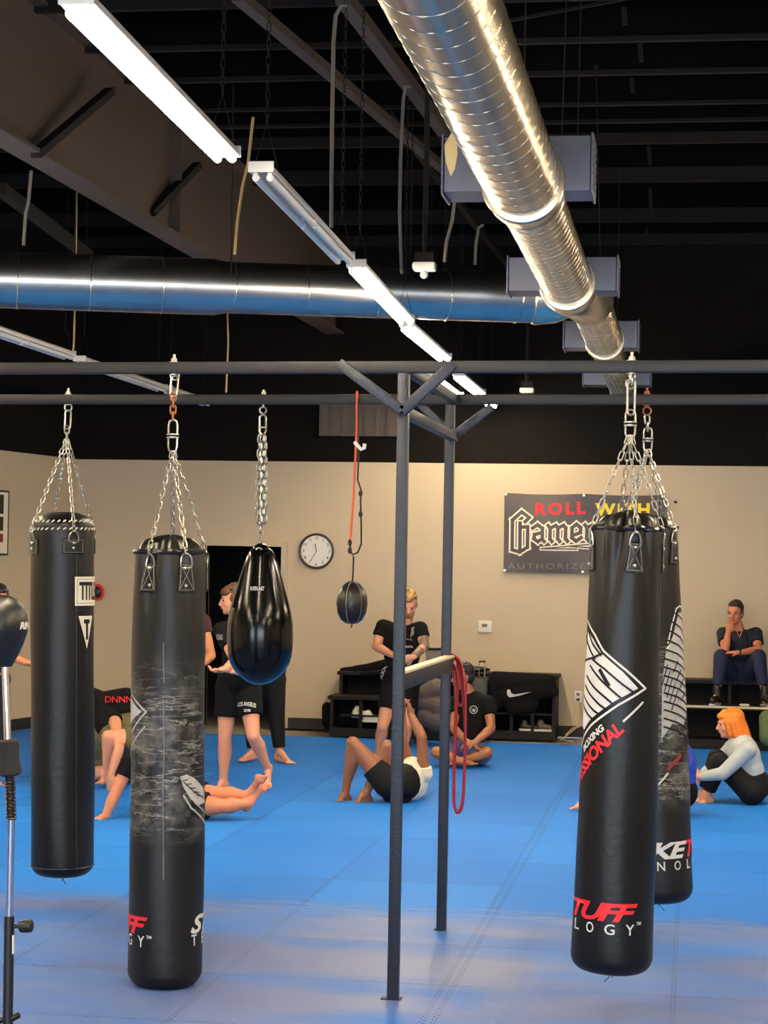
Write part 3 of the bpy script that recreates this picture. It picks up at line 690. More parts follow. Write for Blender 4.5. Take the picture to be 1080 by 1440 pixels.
def brand_band(b,body,endpx,zpx_lo,zpx_hi,small_hi,small_lo,wm='white_print',rm='red_print'):
    te,_=b.hit(*endpx); r=b.r
    zl=b.hit(endpx[0],zpx_lo)[1]; zh=b.hit(endpx[0],zpx_hi)[1]; h=zh-zl
    tot=.83; u0=te*r-tot
    def place(txt,u,w,h,z,g,sh,bold):
        vs,fs=textgeo(txt,h,w,bold,sh,.86); b.prt(g,vs,fs,u/r,z)
    print_mesh(None,body,'lettering',wm,lambda g:place('STRIKE',u0,.495,h,zl,g,.35,.035))
    print_mesh(None,body,'red_lettering',rm,lambda g:place('TUFF',u0+.5,.335,h,zl,g,.35,.035))
    sl=b.hit(endpx[0],small_lo)[1]; sh_=b.hit(endpx[0],small_hi)[1]
    def small(g):
        for i,c in enumerate('TECHNOLOGY'): place(c,u0+.005+i*(tot-.055)/9,.038 if c!='G' else .042,sh_-sl,sl,g,0,.01)
        place('TM',u0+tot-.002,.026,.014,zl-.012,g,.2,.01)
    print_mesh(None,body,'small_lettering',wm,small)
# ---- bag: creased, scuffed, near left
def make_bag(name,label,top,bot,Y,r,body_mat,style='cinch',creases=1,nang=(),mats_=None,taper=0):
    b=Bag(PY(*top,Y),PY(*bot,Y),r,taper); root=thing(name,label,'punching bag',b.O,'heavy bags on the rack')
    body=bag_body(b,body_mat,root,creases,style,nang); return b,root,body
def cinch_top(b,root,rot):
    # folded lip and raised flap above the rim
    r=b.r; zt=b.L-.05; g=MB()
    g.tube([b.P(2*PI*i/40,zt+.012+.004*math.sin(5*2*PI*i/40),r*(.965+.03*math.sin(4*2*PI*i/40+rot))) for i in range(40)],.0125,8,closed=True)
    g.build('rim',M['leather_soft'],root)
    g=MB(); prof=[(r*.93,zt+.02),(r*.84,zt+.05),(r*.7,zt+.07),(r*.4,zt+.075),(.01,zt+.07)]
    g.lathe(prof,lambda t,z,rr:b.P(t,z+.012*math.sin(2*t+rot)*(1-rr/r)*2,rr*(1+.05*math.sin(6*t))),48); g.build('top_flap',M['leather_soft'],root,angle=70)
d2=math.radians
MS=scuffed('scuffed_black_vinyl',.62,1.45,1.0)
n2=[math.radians(a)+.0 for a in (-54,11,126,191)]
b2,root2,body2=make_bag('punching_bag','scuffed and cracked black heavy bag hanging nearest on the left, almost touching the mats',(239.5,765),(232,1385),YXF(240),.164,MS,nang=n2,taper=.04)
cinch_top(b2,root2,0)
rg=[pull_tab(b2,b2.hit(x,797)[0],b2.L-.085,root2) for x in (207.5,262)]+[pull_tab(b2,a,b2.L-.085,root2) for a in n2[2:]]
bag_hardware(root2,YXF(240),(245,500),(246,528),((246,530),(244,556)),((244,553),(243,590)),((243,592),(243,634)),(243,632),rg,rust_chain=True)
g=MB(); b2.line(g,[(232,796),(232,940),(231,1360)],.0025,.0018); g.build('seam',M['leather_soft'],body2)
g=MB(); b2.line(g,[(230,990),(231,1060),(229,1100),(230,1236)],.0045,.0026); b2.line(g,[(230,905),(230.5,960)],.004,.0026); g.build('worn_seam',M['worn'],body2)
brand_band(b2,body2,(207,1300),1316,1290,1317,1333)
def lg(g):
    b2.line(g,[(184,964),(206,1001),(187,1030)],.008); b2.line(g,[(181,1068),(188,1046),(204,1022)],.007)
    b2.pix(g,[(184,974),(200,1001),(184,1022)])
print_mesh(None,body2,'logo_print','grey_print',lg)
def lg(g):
    b2.pix(g,[(253,1092),(262,1089),(272,1094),(284,1108),(286,1128),(278,1132),(268,1124),(258,1108)])
    b2.line(g,[(258,1119),(268,1136),(286,1158)],.008); b2.line(g,[(264,1116),(274,1130),(286,1144)],.006)
print_mesh(None,body2,'side_print','grey_print',lg)
def lg(g):
    for k in range(5): b2.line(g,[(256+k*5,1098+k*5),(263+k*5,1096+k*6)],.004,.0045)
    b2.line(g,[(258,1100),(272,1114),(284,1122)],.004,.0045)
print_mesh(None,body2,'print_gap','leather',lg)
loose_thread(b2,root2,.01)
# ---- front right bag
n3=[math.radians(a) for a in (0,93,180,-87)]
b3,root3,body3=make_bag('punching_bag','black heavy bag with a big white striped diamond logo, front right',(883,731),(860,1365),YXF(888),.172,M['leather'],nang=n3,taper=.17)
b3.Tt=b3.hit(893,760)[0]
for i in range(4): n3[i]=b3.Tt+i*PI/2
bpy.data.objects.remove(body3); body3=bag_body(b3,M['leather'],root3,1,'cinch',n3)
cinch_top(b3,root3,1)
rg=[pull_tab(b3,a,b3.L-.095,root3) for a in n3]
bag_hardware(root3,YXF(888),(889,488),(887,540),((888,538),(887,582)),((890,524),(889,540)),((887,578),(886,614)),(886,610),rg,L=.044)
def dia(g):
    # left block, middle block, right block of the striped diamond
    b3.line(g,[(829,873),(838,893),(849,915),(880,942),(907,968),(870,991),(832,1020),(822,1035),(818,1052)],.009)
print_mesh(None,body3,'logo_outline','white_print',dia)
def dia(g):
    b3.pix(g,[(829,886),(835,898),(846,918),(876,945),(897,968),(866,985),(831,1012),(822,1026),(819,1020),(822,960),(826,920)])
print_mesh(None,body3,'logo_panel','white_print',dia)
def dia(g):
    for L in ([(834,926),(850,940),(875,962),(891,974)],[(832,936),(845,955),(862,972),(876,984)],[(827,950),(838,968),(852,981),(863,991)],[(825,964),(834,980),(844,991),(853,998)],[(823,978),(830,992),(837,1000),(843,1004)],[(822,992),(827,1003),(834,1011)],
              [(829,882),(835,905),(846,921)],[(827,895),(831,912),(838,926)],[(825,929),(836,925),(847,919)]): b3.line(g,L,.0095,.0045)
    b3.line(g,[(845,943),(856,963)],.017,.005)
print_mesh(None,body3,'logo_stripes','leather',dia)
def diag(txt,p0,p1,h,g,bold=.035,shear=.1,end=True,w=None):
    a=b3.hit(*p0); c=b3.hit(*p1); ua,uc=a[0]*b3.r,c[0]*b3.r; ang=math.atan2(c[1]-a[1],uc-ua); L=math.hypot(c[1]-a[1],uc-ua)
    vs,fs=textgeo(txt,h,w,bold,shear,.95); wd=max(v[0] for v in vs); vs=[(u-wd,v) for u,v in vs]  # right aligned on p1
    b3.prt(g,vs,fs,c[0],c[1],ang)
print_mesh(None,body3,'red_slogan','red_print',lambda g:diag('PROFESSIONAL',(818,1098),(879,1028),.058,g,w=.50))
print_mesh(None,body3,'white_slogan','white_print',lambda g:diag('BOXING',(822,1058),(851,1026),.03,g,w=.165))
print_mesh(None,body3,'dash',"white_print",lambda g:b3.line(g,[(877,1014),(903,988)],.009))
brand_band(b3,body3,(895,1290),1297,1271,1300,1315)
loose_thread(b3,root3,-.012)
# ---- rear right bag
MS4=scuffed('worn_grey_black_vinyl',.45,1.35,1.25)
b4,root4,body4=make_bag('punching_bag','worn greyed heavy bag half hidden behind the front right one',(909,733),(927,1267),YXB(910),.172,MS4,nang=(),taper=.1)
n4=[b4.hit(947,765)[0]+i*PI/2 for i in range(4)]
bpy.data.objects.remove(body4); body4=bag_body(b4,MS4,root4,1,'cinch',n4)
cinch_top(b4,root4,2)
rg=[pull_tab(b4,a,b4.L-.095,root4) for a in n4]
bag_hardware(root4,YXB(910),(910,556),(910,578),None,((910,585),(911,605)),((911,603),(911,634)),(911,630),rg,rusty=True,L=.04)
def dia(g):
    b4.line(g,[(939,904),(944,880),(950,856),(955,852),(960,856),(966,872)],.008)
    b4.line(g,[(937,912),(942,907)],.008)
print_mesh(None,body4,'logo_outline','white_print',dia)
def dia(g):
    b4.pix(g,[(945,896),(953,862),(958,860),(965,880),(968,930),(969,990),(960,1020),(945,1018),(930,1040),(931,960),(936,918)])
print_mesh(None,body4,'logo_panel','grey_print',dia)
def dia(g):
    for k in range(14): 
        y=862+k*12; x0=max(934,948-k*3); b4.line(g,[(x0,y+(948-x0)*.3),((x0+969)/2,y+10),(969,y+24)],.0085,.0045)
    for k in range(5): b4.line(g,[(938+k*3.4,935+k*9),(931+k*3.2,962+k*9)],.005,.005)
    for k in range(4): b4.line(g,[(952+k*4,930+k*12),(946+k*4,945+k*12)],.007,.005)
print_mesh(None,body4,'logo_stripes','leather',dia)
print_mesh(None,body4,'dash',"white_print",lambda g:b4.line(g,[(926,1103),(939,1088)],.009))
def rd(g):
    b4.line(g,[(941,1080),(947,1073)],.02); b4.line(g,[(950,1071),(956,1063)],.022)
print_mesh(None,body4,'worn_red_print','dark_red_print',rd)
te,_=b4.hit(967,1195); zl=b4.hit(945,1208)[1]; zh=b4.hit(945,1184)[1]
u=te*b4.r
def s4(g):
    vs,fs=textgeo('STRIKE',zh-zl,.5,.035,.35,.86); b4.prt(g,vs,fs,(u-.505)/b4.r,zl)
print_mesh(None,body4,'lettering','white_print',s4)
def s4(g):
    vs,fs=textgeo('TUFF',zh-zl,.335,.035,.35,.86); b4.prt(g,vs,fs,(u-.012)/b4.r,zl)
print_mesh(None,body4,'red_lettering','red_print',s4)
def s4(g):
    z2=b4.hit(945,1224)[1]; z3=b4.hit(945,1211)[1]
    un=b4.hit(924,1215)[0]*b4.r
    for i,c in enumerate('TECHNOLOGY'):
        vs,fs=textgeo(c,z3-z2,.038,.01,0,1); b4.prt(g,vs,fs,(un+(i-4)*.085)/b4.r,z2)
print_mesh(None,body4,'small_lettering','white_print',s4)
loose_thread(b4,root4,.01)
# ---- rear left bag with laced top
b1,root1,body1=make_bag('punching_bag','plain black heavy bag with a white laced top and square white label, far left',(88,728),(88,1231),YXB(95),.166,M['leather'],style='dome',creases=0)
ta=b1.hit(103,770)[0]
n1=[ta+i*PI/2 for i in range(4)]
rg=[pull_tab(b1,a,b1.L-.115,root1,'square') for a in n1]
bag_hardware(root1,YXB(95),(96,553),(96,573),((96,578),(95,602)),((94,600),(94,618)),None,(94,615),rg,L=.034)
g=MB(); zt=b1.L-.05
for j in range(34):
    t=2*PI*j/34
    for zz,rr in ((zt-.012,b1.r+.003),(zt+.028,b1.r*.955)):
        g.tube([b1.P(t-.045,zz-.004,rr),b1.P(t+.045,zz+.006,rr)],.0038,5)
g.build('lacing',M['lace'],body1)
g=MB(); g.tube([b1.P(2*PI*i/48,.055,b1.r*1.0+.001) for i in range(48)],.0035,5,closed=True); g.tube([b1.P(.75+.0*z,.05+z*1.65/10,b1.r+.001) for z in range(11)],.002,4); g.build('seam',M['leather_soft'],body1)
def rect(b,mb,u0,u1,z0,z1,off): wrapgeo(mb,[(u0,z0),(u1,z0),(u1,z1),(u0,z1)],[(0,1,2,3)],lambda u,v:b.P(u/b.r,v,b.r+off),b.r*.12)
t0,zz0=b1.hit(105,852); _,zz1=b1.hit(105,811); u0=t0*b1.r
print_mesh(None,body1,'square_label','cream_print',lambda g:rect(b1,g,u0,u0+.2,zz0,zz1,.003))
def bd(g):
    for (a,c,d,e) in ((u0+.012,u0+.188,zz0+.012,zz0+.014),(u0+.012,u0+.188,zz1-.014,zz1-.012),(u0+.012,u0+.014,zz0+.012,zz1-.012),(u0+.186,u0+.188,zz0+.012,zz1-.012)): rect(b1,g,a,c,d,e,.0045)
    vs,fs=textgeo('TITLE',.095,.155,.03,0,.9); b1.prt(g,vs,fs,(u0+.023)/b1.r,zz0+.03,0,.005)
print_mesh(None,body1,'label_lettering','leather',bd)
tz,z0_=b1.hit(124,912); _,z1_=b1.hit(124,866); uc=t0*b1.r+.075
def tri_(g): wrapgeo(g,[(uc-.055,z1_),(uc,z0_),(uc+.055,z1_)],[(0,1,2)],lambda u,v:b1.P(u/b1.r,v,b1.r+.003),b1.r*.12)
print_mesh(None,body1,'triangle_label','cream_print',tri_)
def tt(g):
    rect(b1,g,uc-.022,uc+.022,z1_-.04,z1_-.018,.005); rect(b1,g,uc-.008,uc+.008,z1_-.125,z1_-.04,.005)
print_mesh(None,body1,'triangle_lettering','leather',tt)
loose_thread(b1,root1,.008)
# ---- teardrop bag
YT=YXB(370)
tb=PY(365,963,YT); tt_=PY(367,772,YT)
bt=Bag(tt_,tb,.17); rt=thing('teardrop_bag','glossy black teardrop bag hanging between the scuffed bag and the clock','punching bag',tb)
sc=YT/F
prof=[(.5,963),(6,962.5),(17,959),(28,951.5),(36,943),(42,933.5),(45.5,922),(47,909),(47.5,893),(47,875),(44,858),(40,842),(35,825),(30,808),(25,792),(20,778),(16,770),(8,765),(1,764)]
g=MB(); g.lathe([(r_*sc,(963-y)*sc) for r_,y in prof],lambda t,z,rr:bt.P(t,z,rr*(1+.018*math.sin(8*t)*max(0,(z-.35)))),64)
tbody=g.build('bag_body',M['gloss'],rt,angle=80)
g=MB(); g.lathe([(.004,.66),(.04,.66),(.048,.69),(.04,.715),(.018,.73),(.004,.735)],lambda t,z,rr:bt.P(t,z,rr),32); g.build('top_cap',M['gloss'],tbody)
g=MB(); c=bt.P(0,.695,.05); g.tube([c+Vector((.014*math.cos(a),0,.014*math.sin(a))) for a in [2*PI*i/14 for i in range(14)]],.004,6,closed=True); g.build('grommet',M['rivet'],tbody)
g=MB()
for t_ in (-.9,.75,2.2,-2.4): g.tube([bt.P(t_+.0,z,r_) for z,r_ in ((.64,.078),(.55,.113),(.47,.139),(.40,.157))],.006,6)
g.build('top_strap',M['gloss'],tbody)
g=MB(); vs,fs=textgeo('EVERLAST',.02,.07,.02,0,.9)
wrapgeo(g,vs,fs,lambda u,v:bt.P((u-.03)/.13+.05,.49+v,.135+.001),.02); g.build('brand_lettering',M['white_print'],tbody)
g=MB(); p=PY(371,552,YT); e=PY(370,577,YT); g.cyl(Vector((p.x,YT,ZBm+.05)),e+Vector((0,0,.018)),.006,n=10); g.cyl(Vector((p.x,YT,ZBm+.025)),Vector((p.x,YT,ZBm+.04)),.013,n=6); eye(g,e,.018); g.build('eye_bolt',M['zinc'],rt)
g=MB(); a=PY(370,584,YT); b=PY(369,610,YT); link(g,(a+b)/2,Vector((0,0,1)),Vector((1,0,0)),.1,.034,.005,6,16); g.cyl(b+Vector((0,0,.03)),b+Vector((0,0,.035)),.022,n=14); g.build('swivel',M['zinc'],rt)
for x0,x1,ph in ((365,363,.1),(371,370,.5),(368,366,.9),(373,371,1.4)):
    g=MB(); chain(g,PY(369,612,YT)+Vector(((x0-369)*sc*.5,0,0)),PY(x1-1 if x1<367 else x1,735,YT-.01*(x1-366)),.05,.03,.005,5,12,ph=ph); g.build('suspension_chain',M['zinc'],rt)
g=MB(); chain(g,PY(366,732,YT),PY(366.5,764,YT),.04,.024,.0045,5,12); g.build('lower_chain',M['zinc'],rt)
# ---- small hanging ball
YT2=YXB(500)
bb_=thing('double_end_ball','small black hanging ball on an orange cord and black bungee, right of the clock','punching ball',PY(495,878,YT2))
g=MB(); c=PY(495,848,YT2); sc=YT2/F
prof=[(1,-30),(8,-29),(15,-24),(20,-14),(22,-2),(21,10),(17,20),(11,27),(5,31),(1,32)]
g.lathe([(a*sc,z*sc) for a,z in prof],lambda t,z,rr:c+Vector((rr*math.cos(t)*(1+.035*abs(math.sin(3*t))),rr*math.sin(t)*(1+.035*abs(math.sin(3*t))),z)),48); bo=g.build('ball_body',M['satin'],bb_,angle=70)
g=MB()
for k in range(6):
    t=PI/3*k+.3; g.tube([c+Vector((a*sc*math.cos(t)*1.01,a*sc*math.sin(t)*1.01,z*sc)) for a,z in prof[1:-1]],.0022,4)
g.build('panel_seam',M['stitch'],bo)
g=MB(); g.tube([PY(496,817,YT2),PY(497,790,YT2),PY(497,782,YT2)],.005,6); g.build('cord_loop',M['black_cord'],bb_)
g=MB(); g.tube([PY(495,878,YT2),PY(494,883,YT2)],.004,5); g.build('bottom_tie',M['black_cord'],bb_)
g=MB(); g.tube([PY(502,551,YT2-.03),PY(502,600,YT2-.03),PY(500,640,YT2-.03),PY(497,700,YT2-.02),PY(493,758,YT2)],.0062,6); g.tube([PY(502,551,YT2-.03),Vector((PY(502,551,YT2).x,YT2,ZBm+.035)),PY(502,560,YT2+.035)],.0062,6); g.build('orange_cord',M['orange_rope'],bb_)
g=MB(); g.tube([PY(504,560,YT2-.035),PY(504,600,YT2-.04),PY(504,650,YT2-.03),PY(503,675,YT2-.03),PY(508,690,YT2-.03),PY(507,705,YT2-.03),PY(508,740,YT2-.02),PY(508,765,YT2),PY(503,777,YT2),PY(496,780,YT2),PY(492,774,YT2),PY(493,762,YT2)],.005,6)
for x,y in ((492,763),(492,774),(507,694),(507,723)): g.ell(PY(x,y,YT2),(.011,.011,.018),n=8,m=6)
g.build('bungee',M['black_cord'],bb_)
g=MB(); g.tube([PY(499,622,YT2-.04),PY(503,627,YT2-.05),PY(508,632,YT2-.05),PY(512,630,YT2-.05),PY(513,624,YT2-.05)],.01,6); g.build('white_clip',M['plastic_white'],bb_)
# ================================================================= REFLEX BALL ON A STAND (far left)
YR=7.3; base=PY(12,1500,7.3); base.z=0
rb=thing('reflex_ball_stand','black reflex ball on a chrome spring pole at the left edge','punching ball',base)
sc=YR/F; Q=lambda x,y:PY(x,y,YR)
cc=Q(-3,882)
prof=[(1,48),(14,47),(26,42),(36,32),(42,18),(44,4),(42,-8),(36,-24),(28,-40),(21,-52),(18,-57),(10,-58),(1,-58)]
g=MB(); g.lathe([(a*sc,z*sc) for a,z in prof],lambda t,z,rr:cc+Vector((rr*math.cos(t)+ (4*sc*max(0,-z)/(58*sc)),rr*math.sin(t),z)),48); bo=g.build('ball_body',M['satin'],rb,angle=70)
g=MB(); vs,fs=textgeo('RING',.028,.11,.03,.2,.9)
bq=lambda u,v:cc+Vector(((43.8*sc+.002)*math.sin(1.12+u/.12),-(43.8*sc+.002)*math.cos(1.12+u/.12),v-.005))
wrapgeo(g,vs,fs,bq,.015); g.build('brand_lettering',M['white_print'],bo)
def tb_(name,p,q,r,m,par=rb):
    g=MB(); g.cyl(Q(*p),Q(*q),r*sc,n=20); return g.build(name,m,par)
tb_('chrome_pole',(7.5,938),(11,1042),5.5,M['chrome'])
g=MB(); a=Q(11,1040);b=Q(15,1091); rr=[(12,0),(15.5,.05),(16,.2),(14.5,.45),(14.5,.6),(16.5,.85),(16,.95),(12,1)]
g.tube([a+(b-a)*t for _,t in rr],[r*sc for r,_ in rr],24); g.build('foam_sleeve',M['foam'],rb)
tb_('spring_core',(14,1090),(16,1152),5,M['plastic_black'])
g=MB(); a=Q(14,1091);b=Q(16,1152); g.tube([a+(b-a)*t/220+Vector((7*sc*math.cos(t*.6),7*sc*math.sin(t*.6),0)) for t in range(221)],1.1*sc,5); g.build('spring',mat('dark_spring_steel',srgb(70,60,52),.35,.9),rb)
tb_('lower_chrome_pole',(16,1150),(13,1292),5.5,M['chrome'])
tb_('adjuster_tube',(13,1288),(11,1432),7.5,M['plastic_black'])
g=MB(); a=Q(18,1303); b=Q(34,1302); g.cyl(a,b,3*sc); g.tube([Q(26,1303),Q(29,1303),Q(36,1302),Q(44,1302),Q(46,1302)],[4*sc,9*sc,10*sc,9.5*sc,6*sc],20); g.build('clamp_knob',M['plastic_black'],rb)
g=MB(); g.box(Q(18.5,1328),(.006,.02,.07),bev=.002); g.build('sticker',M['plastic_white'],rb)
g=MB(); g.cyl(Vector((base.x,base.y,.0)),Vector((base.x,base.y,.05)),.2,.18,n=40); g.build('base',M['plastic_black'],rb)
g=MB(); g.cyl(Q(11,1430),Vector((base.x,base.y,.045)),7.5*sc); g.build('lower_tube',M['plastic_black'],rb)
g=MB(); g.tube([Q(-10,1436),Q(5,1434),Q(18,1432),Q(27,1427)],4.5*sc,10); g.build('base_clamp',M['plastic_black'],rb)
# ================================================================= RED BAND
g=MB(); bw=PY(630,930,YB-.0)
S=lambda x,y,dy=0:PY(x,y,YB+dy)
loop=[(626,935,-.06),(622,928,-.02),(628,922,.0),(640,925,.0),(646,940,-.03),(650,970,-.05),(654,1020,-.05),(653,1080,-.05),(651,1120,-.05),(648,1136,-.05),(643,1141,-.05),(640,1136,-.05),(638,1120,-.05),(639,1060,-.05),(641,1000,-.05),(640,960,-.05),(637,938,-.05),(632,930,-.05)]
def ribbon(mb,pts,w,t,closed=True):
    P=[S(*p) for p in pts]; n=len(P); Q_=[]
    for i in range(n): # catmull subdivision
        a,b,c,d=P[(i-1)%n],P[i],P[(i+1)%n],P[(i+2)%n]
        for k in range(4):
            u=k/4; Q_.append(.5*((2*b)+(c-a)*u+(2*a-5*b+4*c-d)*u*u+(3*b-a-3*c+d)*u**3))
    mb.tube(Q_,w,8,closed=True)
ribbon(g,loop,.0075,0); ribbon(g,[(x+(4 if y<1000 else 0.5),y+2,d-.02) for x,y,d in loop],.0075,0)
ribbon(g,[(624,938,-.05),(622,926,0),(632,920,.02),(645,928,0),(651,944,-.03),(655,962,-.05),(652,985,-.05),(646,992,-.05),(641,978,-.05),(640,950,-.05),(634,936,-.05)],.0085,0)
tag(g.build('resistance_band',M['red_rubber']),'red loop resistance band draped over the side rail at the rear post','exercise band')
# ================================================================= PEOPLE
from mathutils.bvhtree import BVHTree
def remesh(mb,name,m,parent,voxel=.008,it=4,org=None):
    me=bpy.data.meshes.new('tmp'); me.from_pydata(mb.v,[],mb.f)
    o=bpy.data.objects.new('tmp',me); COL.objects.link(o)
    r=o.modifiers.new('r','REMESH'); r.mode='VOXEL'; r.voxel_size=voxel
    s=o.modifiers.new('s','SMOOTH'); s.iterations=it; s.factor=.5
    dg=bpy.context.evaluated_depsgraph_get(); dg.update()
    nm=bpy.data.meshes.new_from_object(o.evaluated_get(dg)); bpy.data.objects.remove(o); bpy.data.meshes.remove(me)
    g=MB(); g.v=[v.co.copy() for v in nm.vertices]; g.f=[tuple(p.vertices) for p in nm.polygons]; g.mi=[0]*len(g.f); bpy.data.meshes.remove(nm)
    ob=g.build(name,m,parent,angle=180,org=org); return ob
def bvh(o):
    org=ORG[o.name]; me=o.data
    return BVHTree.FromPolygons([v.co+org for v in me.vertices],[tuple(p.vertices) for p in me.polygons])
def project(o,name,m,vs,fs,off=.004,par=None,step=1.5):
    """flat pixel-space outline laid onto the visible side of an object"""
    T=bvh(o); C=Vector((0,0,H)); last=[None]
    def fn(px,py):
        d=ray(px,py).normalized(); h=T.ray_cast(C,d)
        if h[0] is None:
            h=T.find_nearest(C+d*last[0]) if last[0] else T.find_nearest(C+d*16); p=h[0]
        else: p=h[0]; last[0]=(p-C).length
        return p-d*off
    g=MB(); wrapgeo(g,vs,fs,fn,step); return g.build(name,m,par or o,angle=80)
def ptext(o,name,m,txt,x,y,w,h,rot=0,bold=.02,off=.005,arc=0):
    vs,fs=textgeo(txt,h,w,bold,0,.95); c,s=math.cos(rot),math.sin(rot)
    vs=[(x+(u*c+v*s),y-(-u*s+v*c)-arc*4*(u/w)*(1-u/w)) for u,v in vs]; return project(o,name,m,vs,fs,off)
def frame(f,up=Vector((0,0,1))):
    f=Vector(f).normalized(); r=f.cross(up).normalized(); u=r.cross(f); return Matrix((r,f,u)).transposed()
def hand_geo(g,W,d,n,curl=.5,s=1,side=1):
    d=d.normalized(); n=(n-d*n.dot(d)).normalized(); t=d.cross(n)*side
    q=Matrix((t,d,n)).transposed()
    g.ell(W+d*.045*s,(.041*s,.055*s,.017*s),q)
    g.cap(W-d*.01,W+d*.03*s,.027*s,.026*s)
    for i,(o,l) in enumerate(((-.030,.062),(-.010,.072),(.010,.068),(.029,.054))):
        a=W+d*.082*s+t*o*s; c1=curl*.7; c2=curl*1.5
        d1=d*math.cos(c1)+n*math.sin(c1); d2_=d*math.cos(c2)+n*math.sin(c2)
        b=a+d1*l*.5*s; c=b+d2_*l*.5*s; g.cap(a-d*.015,b,.0095*s,.009*s,n=8); g.cap(b,c,.009*s,.0078*s,n=8)
    a=W+d*.022*s-t*.03*s; b=a+(d*.6-t*.75+n*.25).normalized()*.04*s; c=b+(d*.9-t*.3+n*.4).normalized()*.032*s
    g.cap(a,b,.013*s,.011*s,n=8); g.cap(b,c,.011*s,.009*s,n=8)
def foot_geo(g,A,T,s=1,up=None):
    d=(T-A); L=d.length; fl=Vector((d.x,d.y,0)) if up is None else d
    f=d.normalized(); upv=Vector((0,0,1)) if abs(f.z)<.75 else Vector((0,1,0))
    r=f.cross(upv).normalized(); u=r.cross(f)
    if up is None:
        f=fl.normalized(); r=f.cross(Vector((0,0,1))); u=Vector((0,0,1)); z=T.z
        heel=Vector((A.x,A.y,z+.005))-f*.035*s; ball=Vector((T.x,T.y,z))-f*.055*s
    else: heel=A-f*.03*s-u*.02*s*0; ball=T-f*.05*s
    g.cap(A,heel+u*.02,.038*s,.034*s); g.cap(heel+u*.018,ball+u*.0,.032*s,.024*s)
    g.cap(A+f*.02,ball+u*.018-f*.02,.034*s,.022*s)
    g.cap(ball-r*.026*s,ball+r*.022*s,.022*s,.02*s)
    for i,o in enumerate((-.034,-.017,-.001,.014,.028)):
        g.cap(ball+r*o*s*.9,ball+r*o*s+f*(.052-.007*i if i else .055)*s-u*.004,(.0125 if i==0 else .0095)*s,(.012 if i==0 else .0085)*s,n=8)
def head_geo(g,c,f,s=1,up=Vector((0,0,1)),neck=None,jaw=1.0):
    q=frame(f,up); P=lambda x,y,z:c+q@Vector((x*s,y*s,z*s))
    g.ell(P(0,-.012,.03),(.074*s,.094*s,.088*s),q); g.ell(P(0,.012,-.005),(.066*s,.078*s,.085*s),q)
    g.ell(P(0,.026,-.062),(.05*s*jaw,.058*s,.048*s),q); g.ell(P(0,.062,-.088),(.022*s*jaw,.022*s,.018*s),q)
    g.cap(P(0,.084,.018),P(0,.104,-.022),.010*s,.0145*s,n=8); g.ell(P(0,.096,-.028),(.019*s,.013*s,.009*s),q,8,6)
    g.cap(P(-.035,.074,.03),P(.035,.074,.03),.013*s,n=8)
    for x in (-1,1):
        g.ell(P(x*.076,-.012,-.008),(.010*s,.018*s,.031*s),q,8,6); g.ell(P(x*.045,.052,-.028),(.02*s,.024*s,.022*s),q,8,6)
    g.ell(P(0,.086,-.052),(.022*s,.010*s,.009*s),q,8,6)
    if neck is not None: g.cap(P(0,-.02,-.06),neck-Vector((0,0,.03)),.054*s,.062*s); 
    return P,q
def face_parts(root,P,q,s,brow,lip='lip'):
    g=MB(); g.ell(P(-.031,.0775,.008),(.012*s,.008*s,.007*s),q,8,6); g.build('eye',M['eye'],root)
    g=MB(); g.ell(P(.031,.0775,.008),(.012*s,.008*s,.007*s),q,8,6); g.build('eye',M['eye'],root)
    for x in (-1,1):
        g=MB(); g.tube([P(x*.014,.086,.026),P(x*.032,.088,.032),P(x*.05,.076,.027)],.0042*s,6); g.build('eyebrow',M[brow],root)
    g=MB(); g.ell(P(0,.092,-.053),(.023*s,.007*s,.0055*s),q,10,6); g.build('mouth',M[lip],root)
def torso_geo(g,sp,inf=0,s=1):
    """sp: neck,chest,pel points + shoulder axis vector"""
    nk,ch,pe,ax,wd=sp
    up=(ch-pe).normalized(); ax=(ax-up*ax.dot(up)).normalized(); fw=up.cross(ax)
    q=Matrix((ax,fw,up)).transposed(); i=inf
    up2=(nk-ch).normalized(); ax2=(ax-up2*ax.dot(up2)).normalized(); q2=Matrix((ax2,up2.cross(ax2),up2)).transposed()
    L=(ch-pe).length
    g.ell(ch+up2*.03,(.165*wd+i,.112+i,.17+i),q2); g.ell(ch-up*.09,(.148*wd+i,.108+i,.15+i),q)
    g.ell(pe+up*L*.42,(.135*wd+i,.102+i,.16+i),q); g.ell(pe+up*.03,(.158*wd+i,.118+i,.13+i),q)
    g.ell(ch+up2*.1,(.12*wd+i,.08+i,.09+i),q2)
